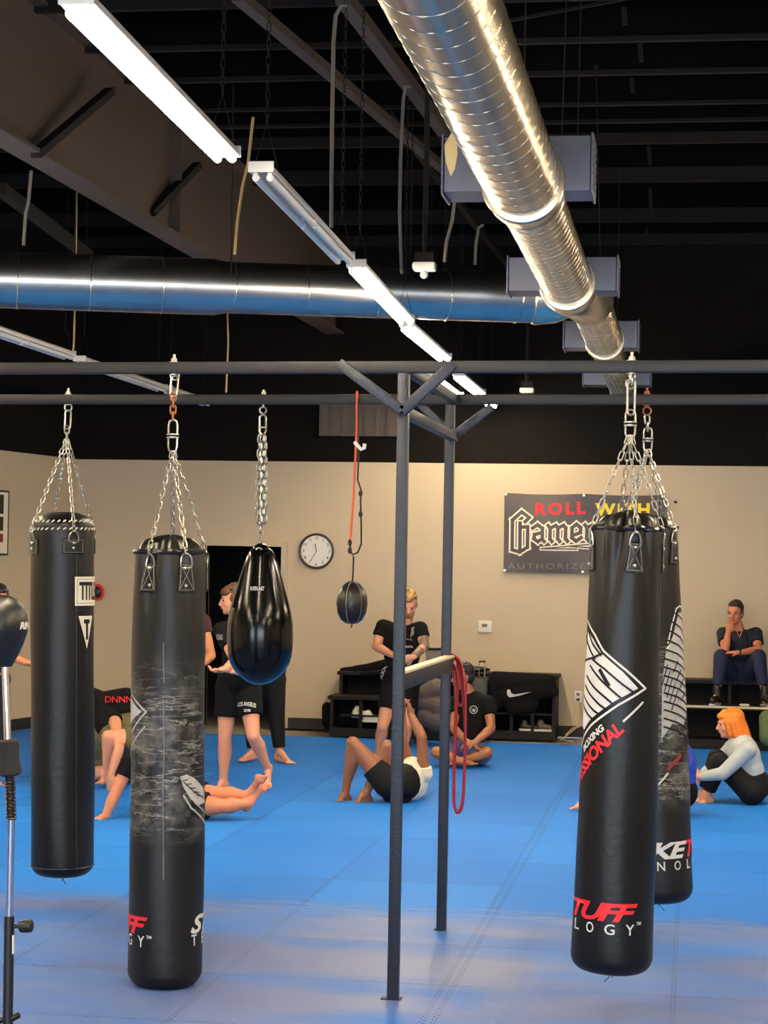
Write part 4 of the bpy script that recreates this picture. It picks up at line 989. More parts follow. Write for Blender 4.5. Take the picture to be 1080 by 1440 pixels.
def person(name,label,sp,arms,legs,head,skin,hair,top,bottom,wd=1,voxel=.0085,hairstyle='short',group=None,s=1,armskin=None,brow='hair_brown',beard=None,jaw=1,hands=(.5,.5)):
    nk,ch,pe,ax=sp; spt=(nk,ch,pe,ax,wd)
    zmin=min(min(l[3].z for l in legs),pe.z-.1)
    root=thing(name,label,'person',(pe.x,pe.y,max(0,min(l[3].z for l in legs)-.02)),group)
    g=MB(); torso_geo(g,spt,-.006)
    hc,hf,hu=head; P,q=head_geo(g,hc,Vector(hf),s,hu,nk,jaw)
    g.cap(nk-Vector((0,0,.02)),ch,.06,.09)
    for k,(sh,el,wr,hd,pn,cu) in enumerate(arms):
        g.cap(ch+(nk-ch)*.45,sh,.07,.056); g.cap(sh,el,.054*wd,.041); m=wr+(el-wr)*.72; g.cap(el,m,.041,.044); g.cap(m,wr,.044,.0275)
        hand_geo(g,wr,hd,pn,cu,1,1 if k==0 else -1)
    for k,l in enumerate(legs):
        hp,kn,an,to=l[:4]; fu=l[4] if len(l)>4 else None
        g.cap(pe,hp,.1,.095); m=hp+(kn-hp)*.6; g.cap(hp,m,.09*wd,.071); g.cap(m,kn,.071,.054)
        bk=(pe-kn); m=kn+(an-kn)*.32; sd=(an-kn).normalized(); off=(hp-kn)-sd*(hp-kn).dot(sd); off=off.normalized()*.014 if off.length>.05 else Vector((0,.014,0))
        g.cap(kn,m+off,.052,.059); g.cap(m+off,kn+(an-kn)*.75,.058,.037); g.cap(kn+(an-kn)*.75,an,.037,.034); 
        foot_geo(g,an,to,1,fu)
    body=remesh(g,'body',M[skin],root,voxel,3)
    face_parts(root,P,q,s,brow)
    # --- top
    if top:
        kind,m_=top[0],top[1]; g=MB(); torso_geo(g,spt,.014); fr=top[2] if len(top)>2 else .55
        for sh,el,wr,*_ in arms:
            g.cap(ch+(nk-ch)*.45,sh,.084,.072)
            if kind=='tee': e=sh+(el-sh)*fr; g.cap(sh,e,.07,.066*wd,flat=True)
            else:
                g.cap(sh,el,.066,.054); g.cap(el,wr,.054,.038,flat=True)
        g.cap(nk-(nk-ch).normalized()*.05,nk-(nk-ch).normalized()*.02,.066,.064,flat=True)
        sh_=remesh(g,'shirt',M[m_],root,voxel,4)
    else: sh_=None
    pn_=None
    if bottom:
        kind,m_,fr=bottom; g=MB(); up=(ch-pe).normalized(); axn=(ax-up*ax.dot(up)).normalized(); q_=Matrix((axn,up.cross(axn),up)).transposed()
        g.ell(pe+up*.03,(.158*wd+.022,.118+.022,.145),q_)
        for l in legs:
            hp,kn,an=l[:3]; g.cap(pe,hp,.115,.112)
            if kind=='shorts': e=hp+(kn-hp)*fr; g.cap(hp,e,.112,.098,flat=True)
            else: e=kn+(an-kn)*fr; g.cap(hp,kn,.108,.078); g.cap(kn,e,.078,.058,flat=True)
        pn_=remesh(g,'shorts' if kind=='shorts' else 'trousers',M[m_],root,voxel,4)
    # --- hair
    g=MB()
    if hairstyle!='none':
        g.ell(P(0,-.038,.058),(.079*s,.093*s,.082*s),q); g.ell(P(0,-.05,.0),(.077*s,.07*s,.075*s),q)
        for x in (-1,1): g.ell(P(x*.066,.004,.022),(.014*s,.028*s,.034*s),q,8,6)
        g.ell(P(0,.018,.098),(.056*s,.05*s,.034*s),q)
        rn=random.Random(len(name)+int(hc.x*100))
        for _ in range(70 if hairstyle!='long' else 0):
            an=rn.uniform(0,2*PI); el=rn.uniform(.15,1.5); d_=V((math.cos(an)*math.cos(el)*.078,math.sin(an)*math.cos(el)*.09-.028,math.sin(el)*.084+.055))
            if d_.y>.03 and d_.z<.105: continue
            b_=P(d_.x,d_.y,d_.z); g.cap(b_,b_+q@V((rn.uniform(-.01,.01),rn.uniform(-.002,.012),rn.uniform(0,.012))),.013*s,.006*s,n=6)
        if hairstyle=='fringe': g.ell(P(0,.045,.072),(.07*s,.05*s,.04*s),q)
        if hairstyle=='quiff': g.ell(P(0,.03,.095),(.05*s,.06*s,.04*s),q)
        if hairstyle=='long':
            g.ell(P(0,-.03,.05),(.09*s,.1*s,.086*s),q)
            for x,y0,y1,z,rr in ((0,-.06,-.12,-.25,.06),(-.05,-.04,-.1,-.24,.045),(.05,-.04,-.1,-.24,.045),(-.07,.0,-.05,-.17,.032),(.07,.0,-.05,-.17,.032),(-.068,.035,.02,-.08,.026),(.068,.035,.02,-.08,.026),(0,-.09,-.2,-.36,.04),(-.03,-.08,-.17,-.33,.04),(.03,-.08,-.17,-.33,.04)):
                g.cap(P(x,y0,.03),P(x*1.1,y1,z),rr*s*1.05,rr*.7*s)
            g.ell(P(0,.06,.075),(.06*s,.035*s,.03*s),q)
        # clear the face: hair verts in front of the brow are left out by construction
        remesh(g,'hair',M[hair],root,.006,2)
    if beard:
        g=MB(); g.ell(P(0,.034,-.072),(.054*s,.058*s,.04*s),q); remesh(g,'beard',M[beard],root,.006,2)
    return root,body,sh_,pn_,P
UP=Vector((0,0,1)); V=Vector
def on(x,y,Y): return PY(x,y,Y)
# A: standing partner in black tee and shorts with white lettering
Y=16.15; a=lambda x,y,d=0:PY(x,y,Y+d)
A=person('person','person standing in black tee and lettered black shorts, half behind the teardrop bag',
 (a(337,868),a(338,903),a(332,955),V((.75,-.62,0))),
 [(a(312,886,-.05),a(331,930,-.25),a(316,941,-.4),V((-1,-.1,-.25)),V((0,0,1)),.9),(a(362,885,.1),a(366,927,-.05),a(340,945,-.3),V((-1,-.1,-.1)),V((0,0,1)),.4)],
 [(a(322,965),a(316,1037,-.03),a(314,1101),a(300,1111,-.12)),(a(348,965,.02),a(356,1035,-.1),a(377,1081,.12),a(376,1112,.0),'t')],
 (a(327,845),(-.95,-.32,-.08),UP),'skin_fair','hair_brown',('tee','black_cloth'),('shorts','black_cloth',.60),hairstyle='fringe')
ptext(A[3],'white_lettering',M['white_print'],'LOS ANGELES',334,994,26,6,rot=.06,arc=2); ptext(A[3],'white_lettering',M['white_print'],'GYM',343,1001,9,4)
ptext(A[2],'shirt_print',M['grey_print'],'BOXING',304,900,9,8)
# B: black trousers
Y=18.5
person('person','barefoot person in loose black trousers standing behind the teardrop bag, near the doorway edge',
 (a(372,845),a(372,882),a(374,945),V((1,-.1,0))),
 [(a(350,862),a(345,905,-.1),a(365,922,-.28),V((1,0,0)),V((0,1,0)),.5),(a(396,862),a(400,905,-.1),a(380,925,-.3),V((-1,0,0)),V((0,1,0)),.5)],
 [(a(362,955),a(354,1008),a(356,1059),a(335,1069,-.15)),(a(386,955),a(389,1008),a(393,1058),a(411,1073,-.15))],
 (a(372,822),(-.3,-1,-.1),UP),'skin_fair','hair_black',('tee','black_cloth2'),('pants','black_cloth2',.86),wd=1.12)
# C: behind the scuffed bag
Y=17.4
person('person','person in dark maroon tee hidden behind the scuffed bag, only a bent elbow showing',
 (a(262,860),a(262,895),a(258,960),V((1,.1,0))),
 [(a(236,876),a(228,920,-.1),a(250,935,-.3),V((1,0,0)),V((0,0,1)),.5),(a(285,874),a(297,922,-.05),a(278,938,-.3),V((-1,0,0)),V((0,0,1)),.5)],
 [(a(248,970),a(244,1030),a(243,1083),a(236,1091,-.12)),(a(268,970),a(270,1030),a(270,1083),a(274,1091,-.12))],
 (a(262,836),(.8,-.6,0),UP),'skin_tan','hair_black',('tee','maroon',.35),('shorts','black_cloth',.6))
# D: tattooed man behind the post
Y=19.05
D=person('person','sandy haired person with a tattooed arm looking down, half behind the front post',
 (a(570,876),a(566,906),a(563,955),V((1,-.08,0))),
 [(a(539,881),a(529,909,-.05),a(556,923,-.3),V((1,-.2,-.3)),V((0,1,.3)),.6),(a(591,884,-.03),a(597,909,-.1),a(581,924,-.32),V((-1,-.2,-.3)),V((0,1,.3)),.6)],
 [(a(552,965),a(538,1022,-.15),a(531,1063,-.02),a(524,1073,-.12)),(a(574,965),a(572,1020,-.1),a(567,1060),a(577,1068,-.15))],
 (a(575,851,-.08),(.1,-.88,-.5),V((0,-.2,1))),'skin_fair','hair_blond',('tee','black_cloth',.5),('shorts','black_cloth',.58),wd=1.12,hairstyle='quiff',brow='hair_blond',beard='hair_blond')
g=MB(); p=a(594,890,-.05); e_=a(597,909,-.1); w_=a(581,924,-.32); g.cap(p,e_,.052,.046); g.cap(e_,w_,.046,.034,flat=True); remesh(g,'tattooed_arm_skin',M['tattoo'],D[0],.008,3)
project(D[2],'shirt_print',M['mesh_grey'],[(570,877),(577,876),(578,883),(583,881),(582,892),(577,896),(580,901),(571,899),(573,890)],[(0,1,2,3,4,5,6,7,8)]); ptext(D[2],'waist_lettering',M['white_print'],'ESSENTIAL',567,911,14,3)
ptext(D[3],'side_lettering',M['white_print'],'XXXXX',537,956,33,5,rot=-1.2)
# E: lying on the back
Y=15.75
E_=person('person','person lying on the back, knees up, arms raised, in white panelled shirt',
 (a(590,1092,.38),a(578,1096,.2),a(556,1106,-.02),V((.1,.25,-.9))),
 [(a(596,1088,.2),a(593,1036,.15),a(577,1004,.2),V((-.15,0,1)),V((-1,0,0)),.7),(a(575,1078,.42),a(566,1040,.35),a(566,1006,.4),V((.1,0,1)),V((1,0,0)),.7)],
 [(a(545,1102,-.08),a(496,1045,-.1),a(485,1119,-.02),a(469,1130,-.12)),(a(556,1098,.08),a(543,1050,-.05),a(514,1117,-.05),a(493,1131,-.15))],
 (a(580,1092,.58),(0,.25,.95),V((.2,1,0))),'skin_brown','hair_black',('tee','white_cloth',.2),('shorts','black_cloth2',.42),brow='hair_black')
g=MB(); g.cap(a(566,1100,-.0),a(573,1098,.05),.145,.14,flat=True); remesh(g,'black_shirt_panel',M['black_cloth2'],E_[0],.008,3)
ptext(E_[0].children[0] if False else E_[2],'yellow_trim',M['yellow_cloth'],'(/',574,1104,12,22,bold=.03)
# F: cross-legged, black tee
Y=18.9
F_=person('person','person in black tee sitting cross legged behind the red band, looking left',
 (a(661,974),a(665,1003),a(655,1056),V((.95,-.25,0))),
 [(a(645,988,.05),a(636,1022,-.12),a(655,1042,-.34),V((1,-.1,-.3)),V((0,.3,-1)),.5),(a(686,988,-.06),a(691,1024,-.16),a(668,1044,-.36),V((-1,-.1,-.2)),V((0,.3,-1)),.5)],
 [(a(645,1062),a(613,1058,-.3),a(650,1071,-.42),a(672,1074,-.4)),(a(668,1062),a(685,1058,-.3),a(648,1070,-.32),a(628,1074,-.38))],
 (a(650,953,-.04),(-.85,-.5,-.1),UP),'skin_mid','hair_black',('tee','black_cloth',.5),('shorts','blue_short',.62),brow='hair_black',wd=1.08)
def circ(x,y,r,n=20): return [(x+r*math.cos(2*PI*i/n),y+r*math.sin(2*PI*i/n)) for i in range(n)]
c1=circ(666,998,6);c2=circ(666,998,4.6); project(F_[2],'round_badge',M['grey_print'],c1+c2,[(i,(i+1)%20,20+(i+1)%20,20+i) for i in range(20)])
project(F_[2],'round_badge',M['grey_print'],[(663,996),(665,998),(666,995),(667,998),(669.5,996),(668,1001),(664,1001)],[(0,1,2,3,4,5,6)])
# G: red haired woman
Y=16.5
G_=person('person','seated person with long copper hair, pale grey top and black leggings',
 (a(1040,1044),a(1048,1066),a(1060,1108),V((.25,-.95,0))),
 [(a(1030,1052,.16),a(1004,1076,.15),a(987,1090,.0),V((-1,-.4,-.1)),V((0,1,0)),.5),(a(1052,1054,-.16),a(1016,1088,-.2),a(986,1092,-.1),V((-1,.4,-.1)),V((0,1,0)),.5)],
 [(a(1056,1112,.1),a(1008,1067,.08),a(990,1116,.05),a(974,1127,.0)),(a(1058,1112,-.1),a(1012,1072,-.1),a(994,1118,-.05),a(979,1130,-.1))],
 (a(1026,1019),(-.98,-.15,-.12),UP),'skin_fair','hair_red',('long','grey_knit'),('pants','black_cloth2',.86),wd=.92,hairstyle='long',s=.97,brow='hair_red')
# H: man in scrubs on the bleachers
Y=21.95
H_=person('person','seated person in navy scrubs on the upper bench, chin resting on one hand',
 (a(1040,886),a(1040,912),a(1040,942,.02),V((1,0,0))),
 [(a(1017,891),a(1020,913,-.28),a(1024,889,-.27),V((.25,.1,1)),V((0,1,0)),.8),(a(1063,891),a(1066,914,-.2),a(1040,918,-.38),V((-1,0,.05)),V((0,.2,-1)),.2)],
 [(a(1028,950),a(1014,923,-.36),a(1008,979,-.38),a(1001,988,-.5)),(a(1052,950),a(1067,923,-.36),a(1075,979,-.38),a(1080,988,-.5))],
 (a(1034,863,-.06),(-.35,-.93,-.1),UP),'skin_orange','hair_grey',('tee','navy',.6),('pants','navy2',.72),wd=1.08,brow='hair_black')
project(H_[2],'collar_opening',M['skin_orange'],[(1035,886),(1045,886),(1040,897)],[(0,1,2)])
for k,(x,dx) in enumerate(((1008,-1),(1075,1))):
    g=MB(); A_=a(x,979,-.38); g.cap(A_+V((0,0,.09)),A_,.045,.047); g.cap(A_+V((0,0,-.035)),a(x+dx*6,985,-.52),.045,.036); sh=remesh(g,'shoe',M['plastic_black'],H_[0],.008,3)
    g=MB(); g.cap(A_+V((0,.03,-.075)),a(x+dx*6,985,-.52)+V((0,0,-.035)),.048,.04); g.v=[V((v.x,v.y,min(v.z,.457) if v.z>.457 else max(v.z,.437))) for v in g.v]; g.build('sole',M['plastic_white'],sh)
g=MB(); c=a(1041,918,-.37); g.tube([c+V((.0,.034*math.cos(t),.034*math.sin(t))) for t in [2*PI*i/16 for i in range(16)]],.008,6,closed=True); g.build('wristwatch',M['plastic_black'],H_[0])
# I: blue top behind the right bags
Y=15.6
person('person','person in royal blue top sitting with legs out, almost hidden behind the right bags',
 (a(950,1050),a(957,1076),a(955,1118),V((.2,-.97,0))),
 [(a(950,1060,.15),a(925,1085,.15),a(905,1100,.1),V((-1,0,0)),V((0,0,-1)),.3),(a(952,1062,-.16),a(928,1090,-.2),a(905,1102,-.1),V((-1,0,0)),V((0,0,-1)),.3)],
 [(a(948,1122,.1),a(893,1118,.12),a(850,1124,.1),a(838,1110,.1),'t'),(a(948,1124,-.1),a(885,1114,-.05),a(830,1131,-.05),a(803,1136,-.05),'t')],
 (a(940,1027),(-1,-.1,0),UP),'skin_fair','hair_brown',('long','royal'),('pants','black_cloth',.8))
# J: at the left edge
Y=16.0
person('person','dark haired person at the left edge behind the reflex ball, forearm reaching right',
 (a(-10,868),a(-12,903),a(-16,960),V((.9,.3,0))),
 [(a(-38,884),a(-40,930),a(-20,950,-.2),V((1,0,0)),V((0,0,1)),.4),(a(12,884),a(4,918,-.12),a(38,932,-.25),V((1,-.1,-.1)),V((0,0,-1)),.35)],
 [(a(-26,970),a(-28,1040),a(-30,1100),a(-24,1112,-.12)),(a(-6,970),a(-8,1040),a(-10,1098),a(7,1107,-.1))],
 (a(-2,846),(.6,-.75,-.2),UP),'skin_orange','hair_black',('tee','black_cloth',.45),('pants','navy',.86))
# K: kneeling in olive shorts and black shirt with red letters
Y=16.1
K_=person('person','kneeling person in olive shorts and black shirt with red letters, between the two left bags',
 (a(112,985,.6),a(135,990,.42),a(168,1046,.08),V((.1,.9,-.1))),
 [(a(112,1002,.5),a(112,1050,.4),a(108,1085,.3),V((0,0,-1)),V((0,1,0)),.2),(a(160,1010,.2),a(168,1050,-.28),a(156,1090,-.32),V((0,0,-1)),V((0,1,0)),.35)],
 [(a(175,1056,.1),a(150,1085,.15),a(120,1096,.15),a(105,1104,.1)),(a(184,1040,-.1),a(152,1036,-.22),a(150,1088,-.15),a(133,1100,-.2))],
 (a(92,975,.7),(-1,0,-.4),UP),'skin_fair','hair_black',('tee','black_cloth',.12),('shorts','olive',.3),wd=1.05)
g=MB(); g.cap(a(136,1040,.3),a(185,1035,.3),.21,.2); g.cap(a(140,1075,.3),a(185,1075,.3),.15,.15); remesh(g,'loose_shorts_fold',M['olive'],K_[0],.01,4)
g=MB(); g.cap(a(135,1008,.45),a(178,1000,.45),.2,.2); bk=remesh(g,'shirt_back',M['black_cloth'],K_[0],.01,4)
ptext(bk,'red_letters',M['red_print'],'DNNN',148,988,38,9,bold=.0)
# L: propped on one arm, legs to the right
Y=14.3
person('person','person in black propped on one arm behind the scuffed bag, legs out right',
 (a(200,1058),a(214,1082),a(262,1122,.05),V((.15,.9,-.45))),
 [(a(212,1062,.2),a(238,1090,.3),a(260,1105,.2),V((1,0,-.2)),V((0,0,-1)),.3),(a(183,1072,-.08),a(162,1116,-.15),a(148,1148,-.2),V((-1,-.2,-.35)),V((0,.1,-1)),.2)],
 [(a(268,1118,.1),a(312,1117,.08),a(349,1118,.05),a(370,1088,.0),'t'),(a(270,1132,-.06),a(314,1134,-.08),a(350,1130,.02),a(373,1100,.1),'t')],
 (a(205,1036),(.6,-.6,-.2),UP),'skin_orange','hair_brown',('tee','black_cloth',.45),('shorts','black_cloth2',.52))
# ================================================================= BENCHES AND ROOM ITEMS
def cubby(name,label,x0,x1,y0,y1,z,nb,group=None,front_open=True,mid=None):
    r=thing(name,label,'bench',((x0+x1)/2,(y0+y1)/2,0),group)
    g=MB(); g.box(((x0+x1)/2,(y0+y1)/2,z-.02),(x1-x0+.04,y1-y0+.02,.04),bev=.004); g.build('top_board',M['black_wood'],r,smooth=False)
    g=MB(); g.box(((x0+x1)/2,(y0+y1)/2,.045),(x1-x0,y1-y0,.09)); g.build('base_board',M['black_wood'],r,smooth=False)
    g=MB(); g.box(((x0+x1)/2,y1-.01,z/2),(x1-x0,.02,z-.04)); g.build('back_panel',M['dark_room'],r,smooth=False)
    for i in range(nb+1):
        x=x0+.02+(x1-x0-.04)*i/nb; g=MB(); g.box((x,(y0+y1)/2-.01,z/2+.02),(.035,y1-y0-.03,z-.13)); g.build('divider',M['black_wood'],r,smooth=False)
    if mid:
        g=MB(); g.box(((x0+x1)/2,(y0+y1)/2,mid),(x1-x0-.02,y1-y0-.04,.025)); g.build('shelf',M['black_wood'],r,smooth=False)
    return r
# left and middle units
xa=PY(463,1000,21.45).x; xb=PY(600,1000,21.45).x; xc=PY(660,1000,21.5).x; xd=PY(781,1000,21.75).x
cubby('cubby_bench','low black cubby bench in front of the left wall unit, shoes inside',xa,xb+.25,21.47,21.87,.43,4,'black cubby benches')
cubby('cubby_bench','tall black bench against the wall behind the standing person, clothes on top',PY(478,1000,22).x,xb+.35,21.9,22.27,.67,2,'black cubby benches')
cubby('cubby_bench','black wall cubby with a dark duffel bag draped over its top, left of the outlet',xb+.4,xd,21.78,22.27,.69,4,'black cubby benches',mid=.27)
# bleachers
xe=-.32
cubby('bleacher_step','lower black bleacher step at the right with white edge strip',xe,3.2,21.42,21.86,.437,5,'black bleacher steps at the right')
cubby('bleacher_step','upper black bleacher step against the wall at the right',xe,3.2,21.88,22.27,.68,5,'black bleacher steps at the right')
g=MB(); g.box(((xe+3.2)/2,21.415,.428),(3.52,.012,.022)); tag(g.build('edge_strip',M['tan_strip'],smooth=False),'pale wooden edge strip along the front of the lower bleacher step','strip')
def blob(name,label,cat,prims,m,vox=.01,group=None,it=4):
    g=MB()
    for p in prims: g.cap(p[0],p[1],p[2],p[3] if len(p)>3 else None) if not isinstance(p[2],tuple) else g.ell(p[0],p[2])
    o=remesh(g,name,m,None,vox,it,org=(sum((p[0] for p in prims),V())/len(prims))); o.location=ORG[o.name]; return tag(o,label,cat,group)
# clothes on the tall bench
Y=22.0
blob('folded_clothes','dark clothes heaped along the top of the tall bench left of the standing person','clothes',[(a(482,943),a(505,941),.035,.04),(a(500,942),a(535,938),.05,.06),(a(520,940),a(548,934,-.05),.06,.07),(a(510,948,-.15),a(540,946,-.15),.03,.04)],M['black_cloth'])
# duffel with white tick mark
Y=21.72
g=MB()
for p in ((688,962,693,985,.12),(700,960,768,962,.11),(705,978,765,968,.12),(722,992,745,990,.1),(696,950,775,955,.05),(760,965,777,972,.07)):
    g.cap(a(p[0],p[1]),a(p[2],p[3]),p[4])
g.v=[V((v.x,21.72+(v.y-21.72)*.55,v.z)) for v in g.v]
du_=remesh(g,'duffel_bag',M['black_cloth'],None,.01,5); tag(du_,'black duffel bag with a white curved tick, draped over the cubby','bag')
sw=[(713,971),(714.5,969.5),(717,970),(719,975),(724,976.5),(731,975.5),(748,972.5),(731,978),(722,980),(716,980.5),(713,977)]
project(du_,'white_tick',M['white_print'],sw,[tuple(range(len(sw)))],.006,step=2)
# suitcase with handle, backpack
Y=21.58
g=MB(); g.box(a(668,985),(.3,.3,.5),bev=.04); lug=g.build('suitcase',M['plastic_black'],None); tag(lug,'black suitcase with raised handle behind the person sitting cross legged','suitcase')
g=MB(); c=a(665,941,.2); g.ell(c,(.19,.14,.035)); hp_=g.build('round_tray',M['plastic_black']); tag(hp_,'flat round black pad lying on the cubby top','pad')
g=MB(); g.tube([a(673,975),a(674,930),a(682,930),a(681,975)],.006,6); hd=g.build('extended_handle',M['zinc'],lug)
g=MB(); g.tube([a(673.5,930),a(682.5,930)],.012,6); g.build('grip',M['plastic_black'],hd)
Y=20.55
blob('backpack','slumped grey backpack standing on the floor between the two posts','backpack',[(a(600,975),a(613,968),.1,.11),(a(598,988),a(614,993),.1,.13),(a(590,984),a(600,974),.05,.07),(a(603,1008),a(614,1012),.12,.13)],M['grey_bag'],group=None)
blob('black_bag','black bag hanging at the left end of the low bench','bag',[(PY(460,995,21.7),PY(464,1015,21.7),.06,.09)],M['black_cloth'])
# shoes
def shoe(x,y,Yy,m,label,s=1,dx=1,grp='shoes in the cubbies',z=None):
    r=PY(x,y,Yy)
    if z is not None: r.z=z
    t=thing('shoe',label,'shoe',r,grp)
    g=MB(); g.cap(r+V((0,0,.045)),r+V((dx*.15*s,-.02,.035)),.042,.035); g.cap(r+V((0,0,.05)),r+V((dx*.02,0,.09)),.04,.038); remesh(g,'upper',M[m],t,.007,3)
    g=MB(); g.cap(r+V((0,0,.012)),r+V((dx*.16*s,-.02,.012)),.045,.04); g.v=[V((v.x,v.y,min(max(v.z,r.z),r.z+.022))) for v in g.v]; g.build('sole',M['plastic_white'],t)
z9=.09
shoe(500,1006,21.55,'white_cloth','white trainer on its side in the low bench, left one',z=.2)
shoe(515,1008,21.5,'white_cloth','white trainer in the low bench beside its pair, right one',z=.16,dx=1)
g=MB(); g.box(PY(510,1000,21.6)+V((0,0,-.04)),(.42,.3,.02)); 
tag(g.build('shelf_board',M['black_wood'],smooth=False),'black inner shelf carrying the white trainers','shelf')
shoe(545,1030,21.55,'plastic_black','black trainer low in the bench behind the lying person',z=z9)
shoe(735,1032,21.85,'plastic_black','black trainer at the floor of the wall cubby',z=z9)
shoe(758,1030,21.85,'grey_bag','grey trainer at the right of the wall cubby floor',z=z9,dx=.8)
# white towel, bottle, green bag at the bleachers
g=MB(); c=PY(1047,987,21.5); c.z=.45; g.box(c,(.1,.1,.022),bev=.008); tag(g.build('folded_towel',M['white_cloth']),'small folded white cloth on the lower bleacher step','towel')
g=MB(); c=PY(1049,1020,21.36); c.z=.0; bt_=thing('water_bottle','blue water bottle standing behind the copper haired person','bottle',c); g.lathe([(.035,0),(.037,.02),(.037,.2),(.03,.24),(.016,.26)],lambda t,z,r:c+V((r*math.cos(t),r*math.sin(t),z)),20); g.build('bottle_body',M['blue_plastic'],bt_)
g=MB(); g.cyl(c+V((0,0,.26)),c+V((0,0,.29)),.02); g.build('cap',M['plastic_black'],bt_)
blob('gear_bag','patterned green bag in front of the bleachers at the right edge','bag',[(PY(1078,1010,21.3),PY(1084,1035,21.25),.08,.12)],M['green_bag'])
g=MB(); c=PY(1078,1042,21.2); 
# mesh back chair behind the standing person
Y=21.0
c0=a(612,1000); oc=thing('office_chair','grey mesh backed chair standing between the posts behind the standing person','chair',(c0.x,Y,0))
g=MB(); g.tube([a(598,912),a(612,913),a(628,912),],.014,6); g.build('top_rail',M['plastic_black'],oc)
g=MB(); g.prism([(598,914),(628,914),(625,942),(600,938)],lambda u,v,d:PY(u,v,Y+d),0,.02); g.build('backrest',M['mesh_grey'],oc,smooth=False)
g=MB(); g.box((c0.x,Y-.22,.46),(.44,.44,.06),bev=.02); g.build('seat',M['black_cloth'],oc)
g=MB(); g.tube([(c0.x,Y+.02,.95),(c0.x,Y+.04,.6),(c0.x,Y-.1,.44)],.02,8); g.build('back_support',M['plastic_black'],oc)
for sx in (-.2,.2):
    for sy in (-.42,-.04):
        g=MB(); g.cyl((c0.x+sx,Y+sy,.0),(c0.x+sx,Y+sy,.44),.014,n=10); g.build('leg',M['plastic_black'],oc)
# wall items
c=PY(445,775,WY-.03); r=.186
ck=thing('wall_clock','round white wall clock with a dark rim, right of the doorway','clock',c)
g=MB(); g.cyl(c+V((0,.03,0)),c+V((0,-.0,0)),r*.97,n=48); fc=g.build('dial',M['plastic_white'],ck,angle=30)
g=MB(); g.tube([c+V((r*math.cos(t),0,r*math.sin(t))) for t in [2*PI*i/48 for i in range(48)]],.014,8,closed=True); g.build('rim',mat('dark_grey_rim',srgb(62,56,56),.4),ck)
g=MB()
for i in range(1,13):
    an=PI/2-i*PI/6; vs,fs=textgeo(str(i),.034,None,.005); w_=max(v[0] for v in vs); ox=c.x+r*.78*math.cos(an)-w_/2; oz=c.z+r*.78*math.sin(an)-.017
    g.add([V((ox+u,c.y-.002,oz+v)) for u,v in vs],fs)
g.build('numerals',M['plastic_black'],fc,smooth=False)
for ang,L,wd in ((math.radians(90+12),.085,.009),(math.radians(90-210),.125,.006)):
    g=MB(); g.bar(c+V((0,-.004,0)),c+V((L*math.cos(ang),-.004,L*math.sin(ang))),wd,.002,up=V((0,1,0))); g.build('clock_hand',M['plastic_black'],ck,smooth=False)
c=PY(682,881,WY-.012); th=thing('thermostat','white wall thermostat between the rear post and the banner','thermostat',c)
g=MB(); g.box(c,(.15,.024,.13),bev=.006); ho=g.build('housing',M['plastic_white'],th)
g=MB(); g.box(c+V((-.004,-.014,.012)),(.06,.004,.035)); g.build('screen',M['mesh_grey'],ho,smooth=False)
c=PY(813,980,WY-.006); ou=thing('wall_outlet','cream electric outlet low on the wall beside the front right bag','outlet',c)
g=MB(); g.box(c,(.085,.012,.125),bev=.004); ho=g.build('cover_plate',M['plastic_white'],ou)
for dz in (-.028,.028): g=MB(); g.box(c+V((0,-.007,dz)),(.035,.004,.03),bev=.001); g.build('socket',M['mesh_grey'],ho,smooth=False)
g=MB(); g.cap(c+V((0,-.01,-.028)),c+V((0,-.04,-.03)),.016,.014); g.build('plug',M['plastic_black'],ou)
for k,(pts) in enumerate((((812,986),(815,1004),(812,1022),(795,1036),(788,1041)),((815,1022),(805,1024),(797,1032),(793,1041),(806,1043)))):
    g=MB(); P_=[PY(x,y,22.24-.3*i) for i,(x,y) in enumerate(pts)]
    for p in P_: p.z=max(p.z,.014)
    g.tube(P_,.008,6); tag(g.build('power_cable',M['tan_cable']),['beige cable dropping from the outlet plug to the floor','loose beige cable loop on the floor under the outlet'][k],'cable')
g=MB(); c=PY(950,706,WY-.01); g.ell(c,(.02,.01,.014)); tag(g.build('wall_hook',M['plastic_black']),'tiny dark hook on the wall right of the banner','hook')
# red and black round item on the wall behind the far left bag
c=PY(137,833,WY-.06); rr=thing('headgear','small red and black round pad on the wall beside the plain black bag','pad',c)
g=MB(); g.tube([c+V((.06*math.cos(t),0,.075*math.sin(t))) for t in [2*PI*i/20 for i in range(20)]],.02,8,closed=True); g.build('red_ring',M['red_print'],rr)
g=MB(); g.ell(c,(.055,.04,.07)); g.build('black_pad',M['plastic_black'],rr)
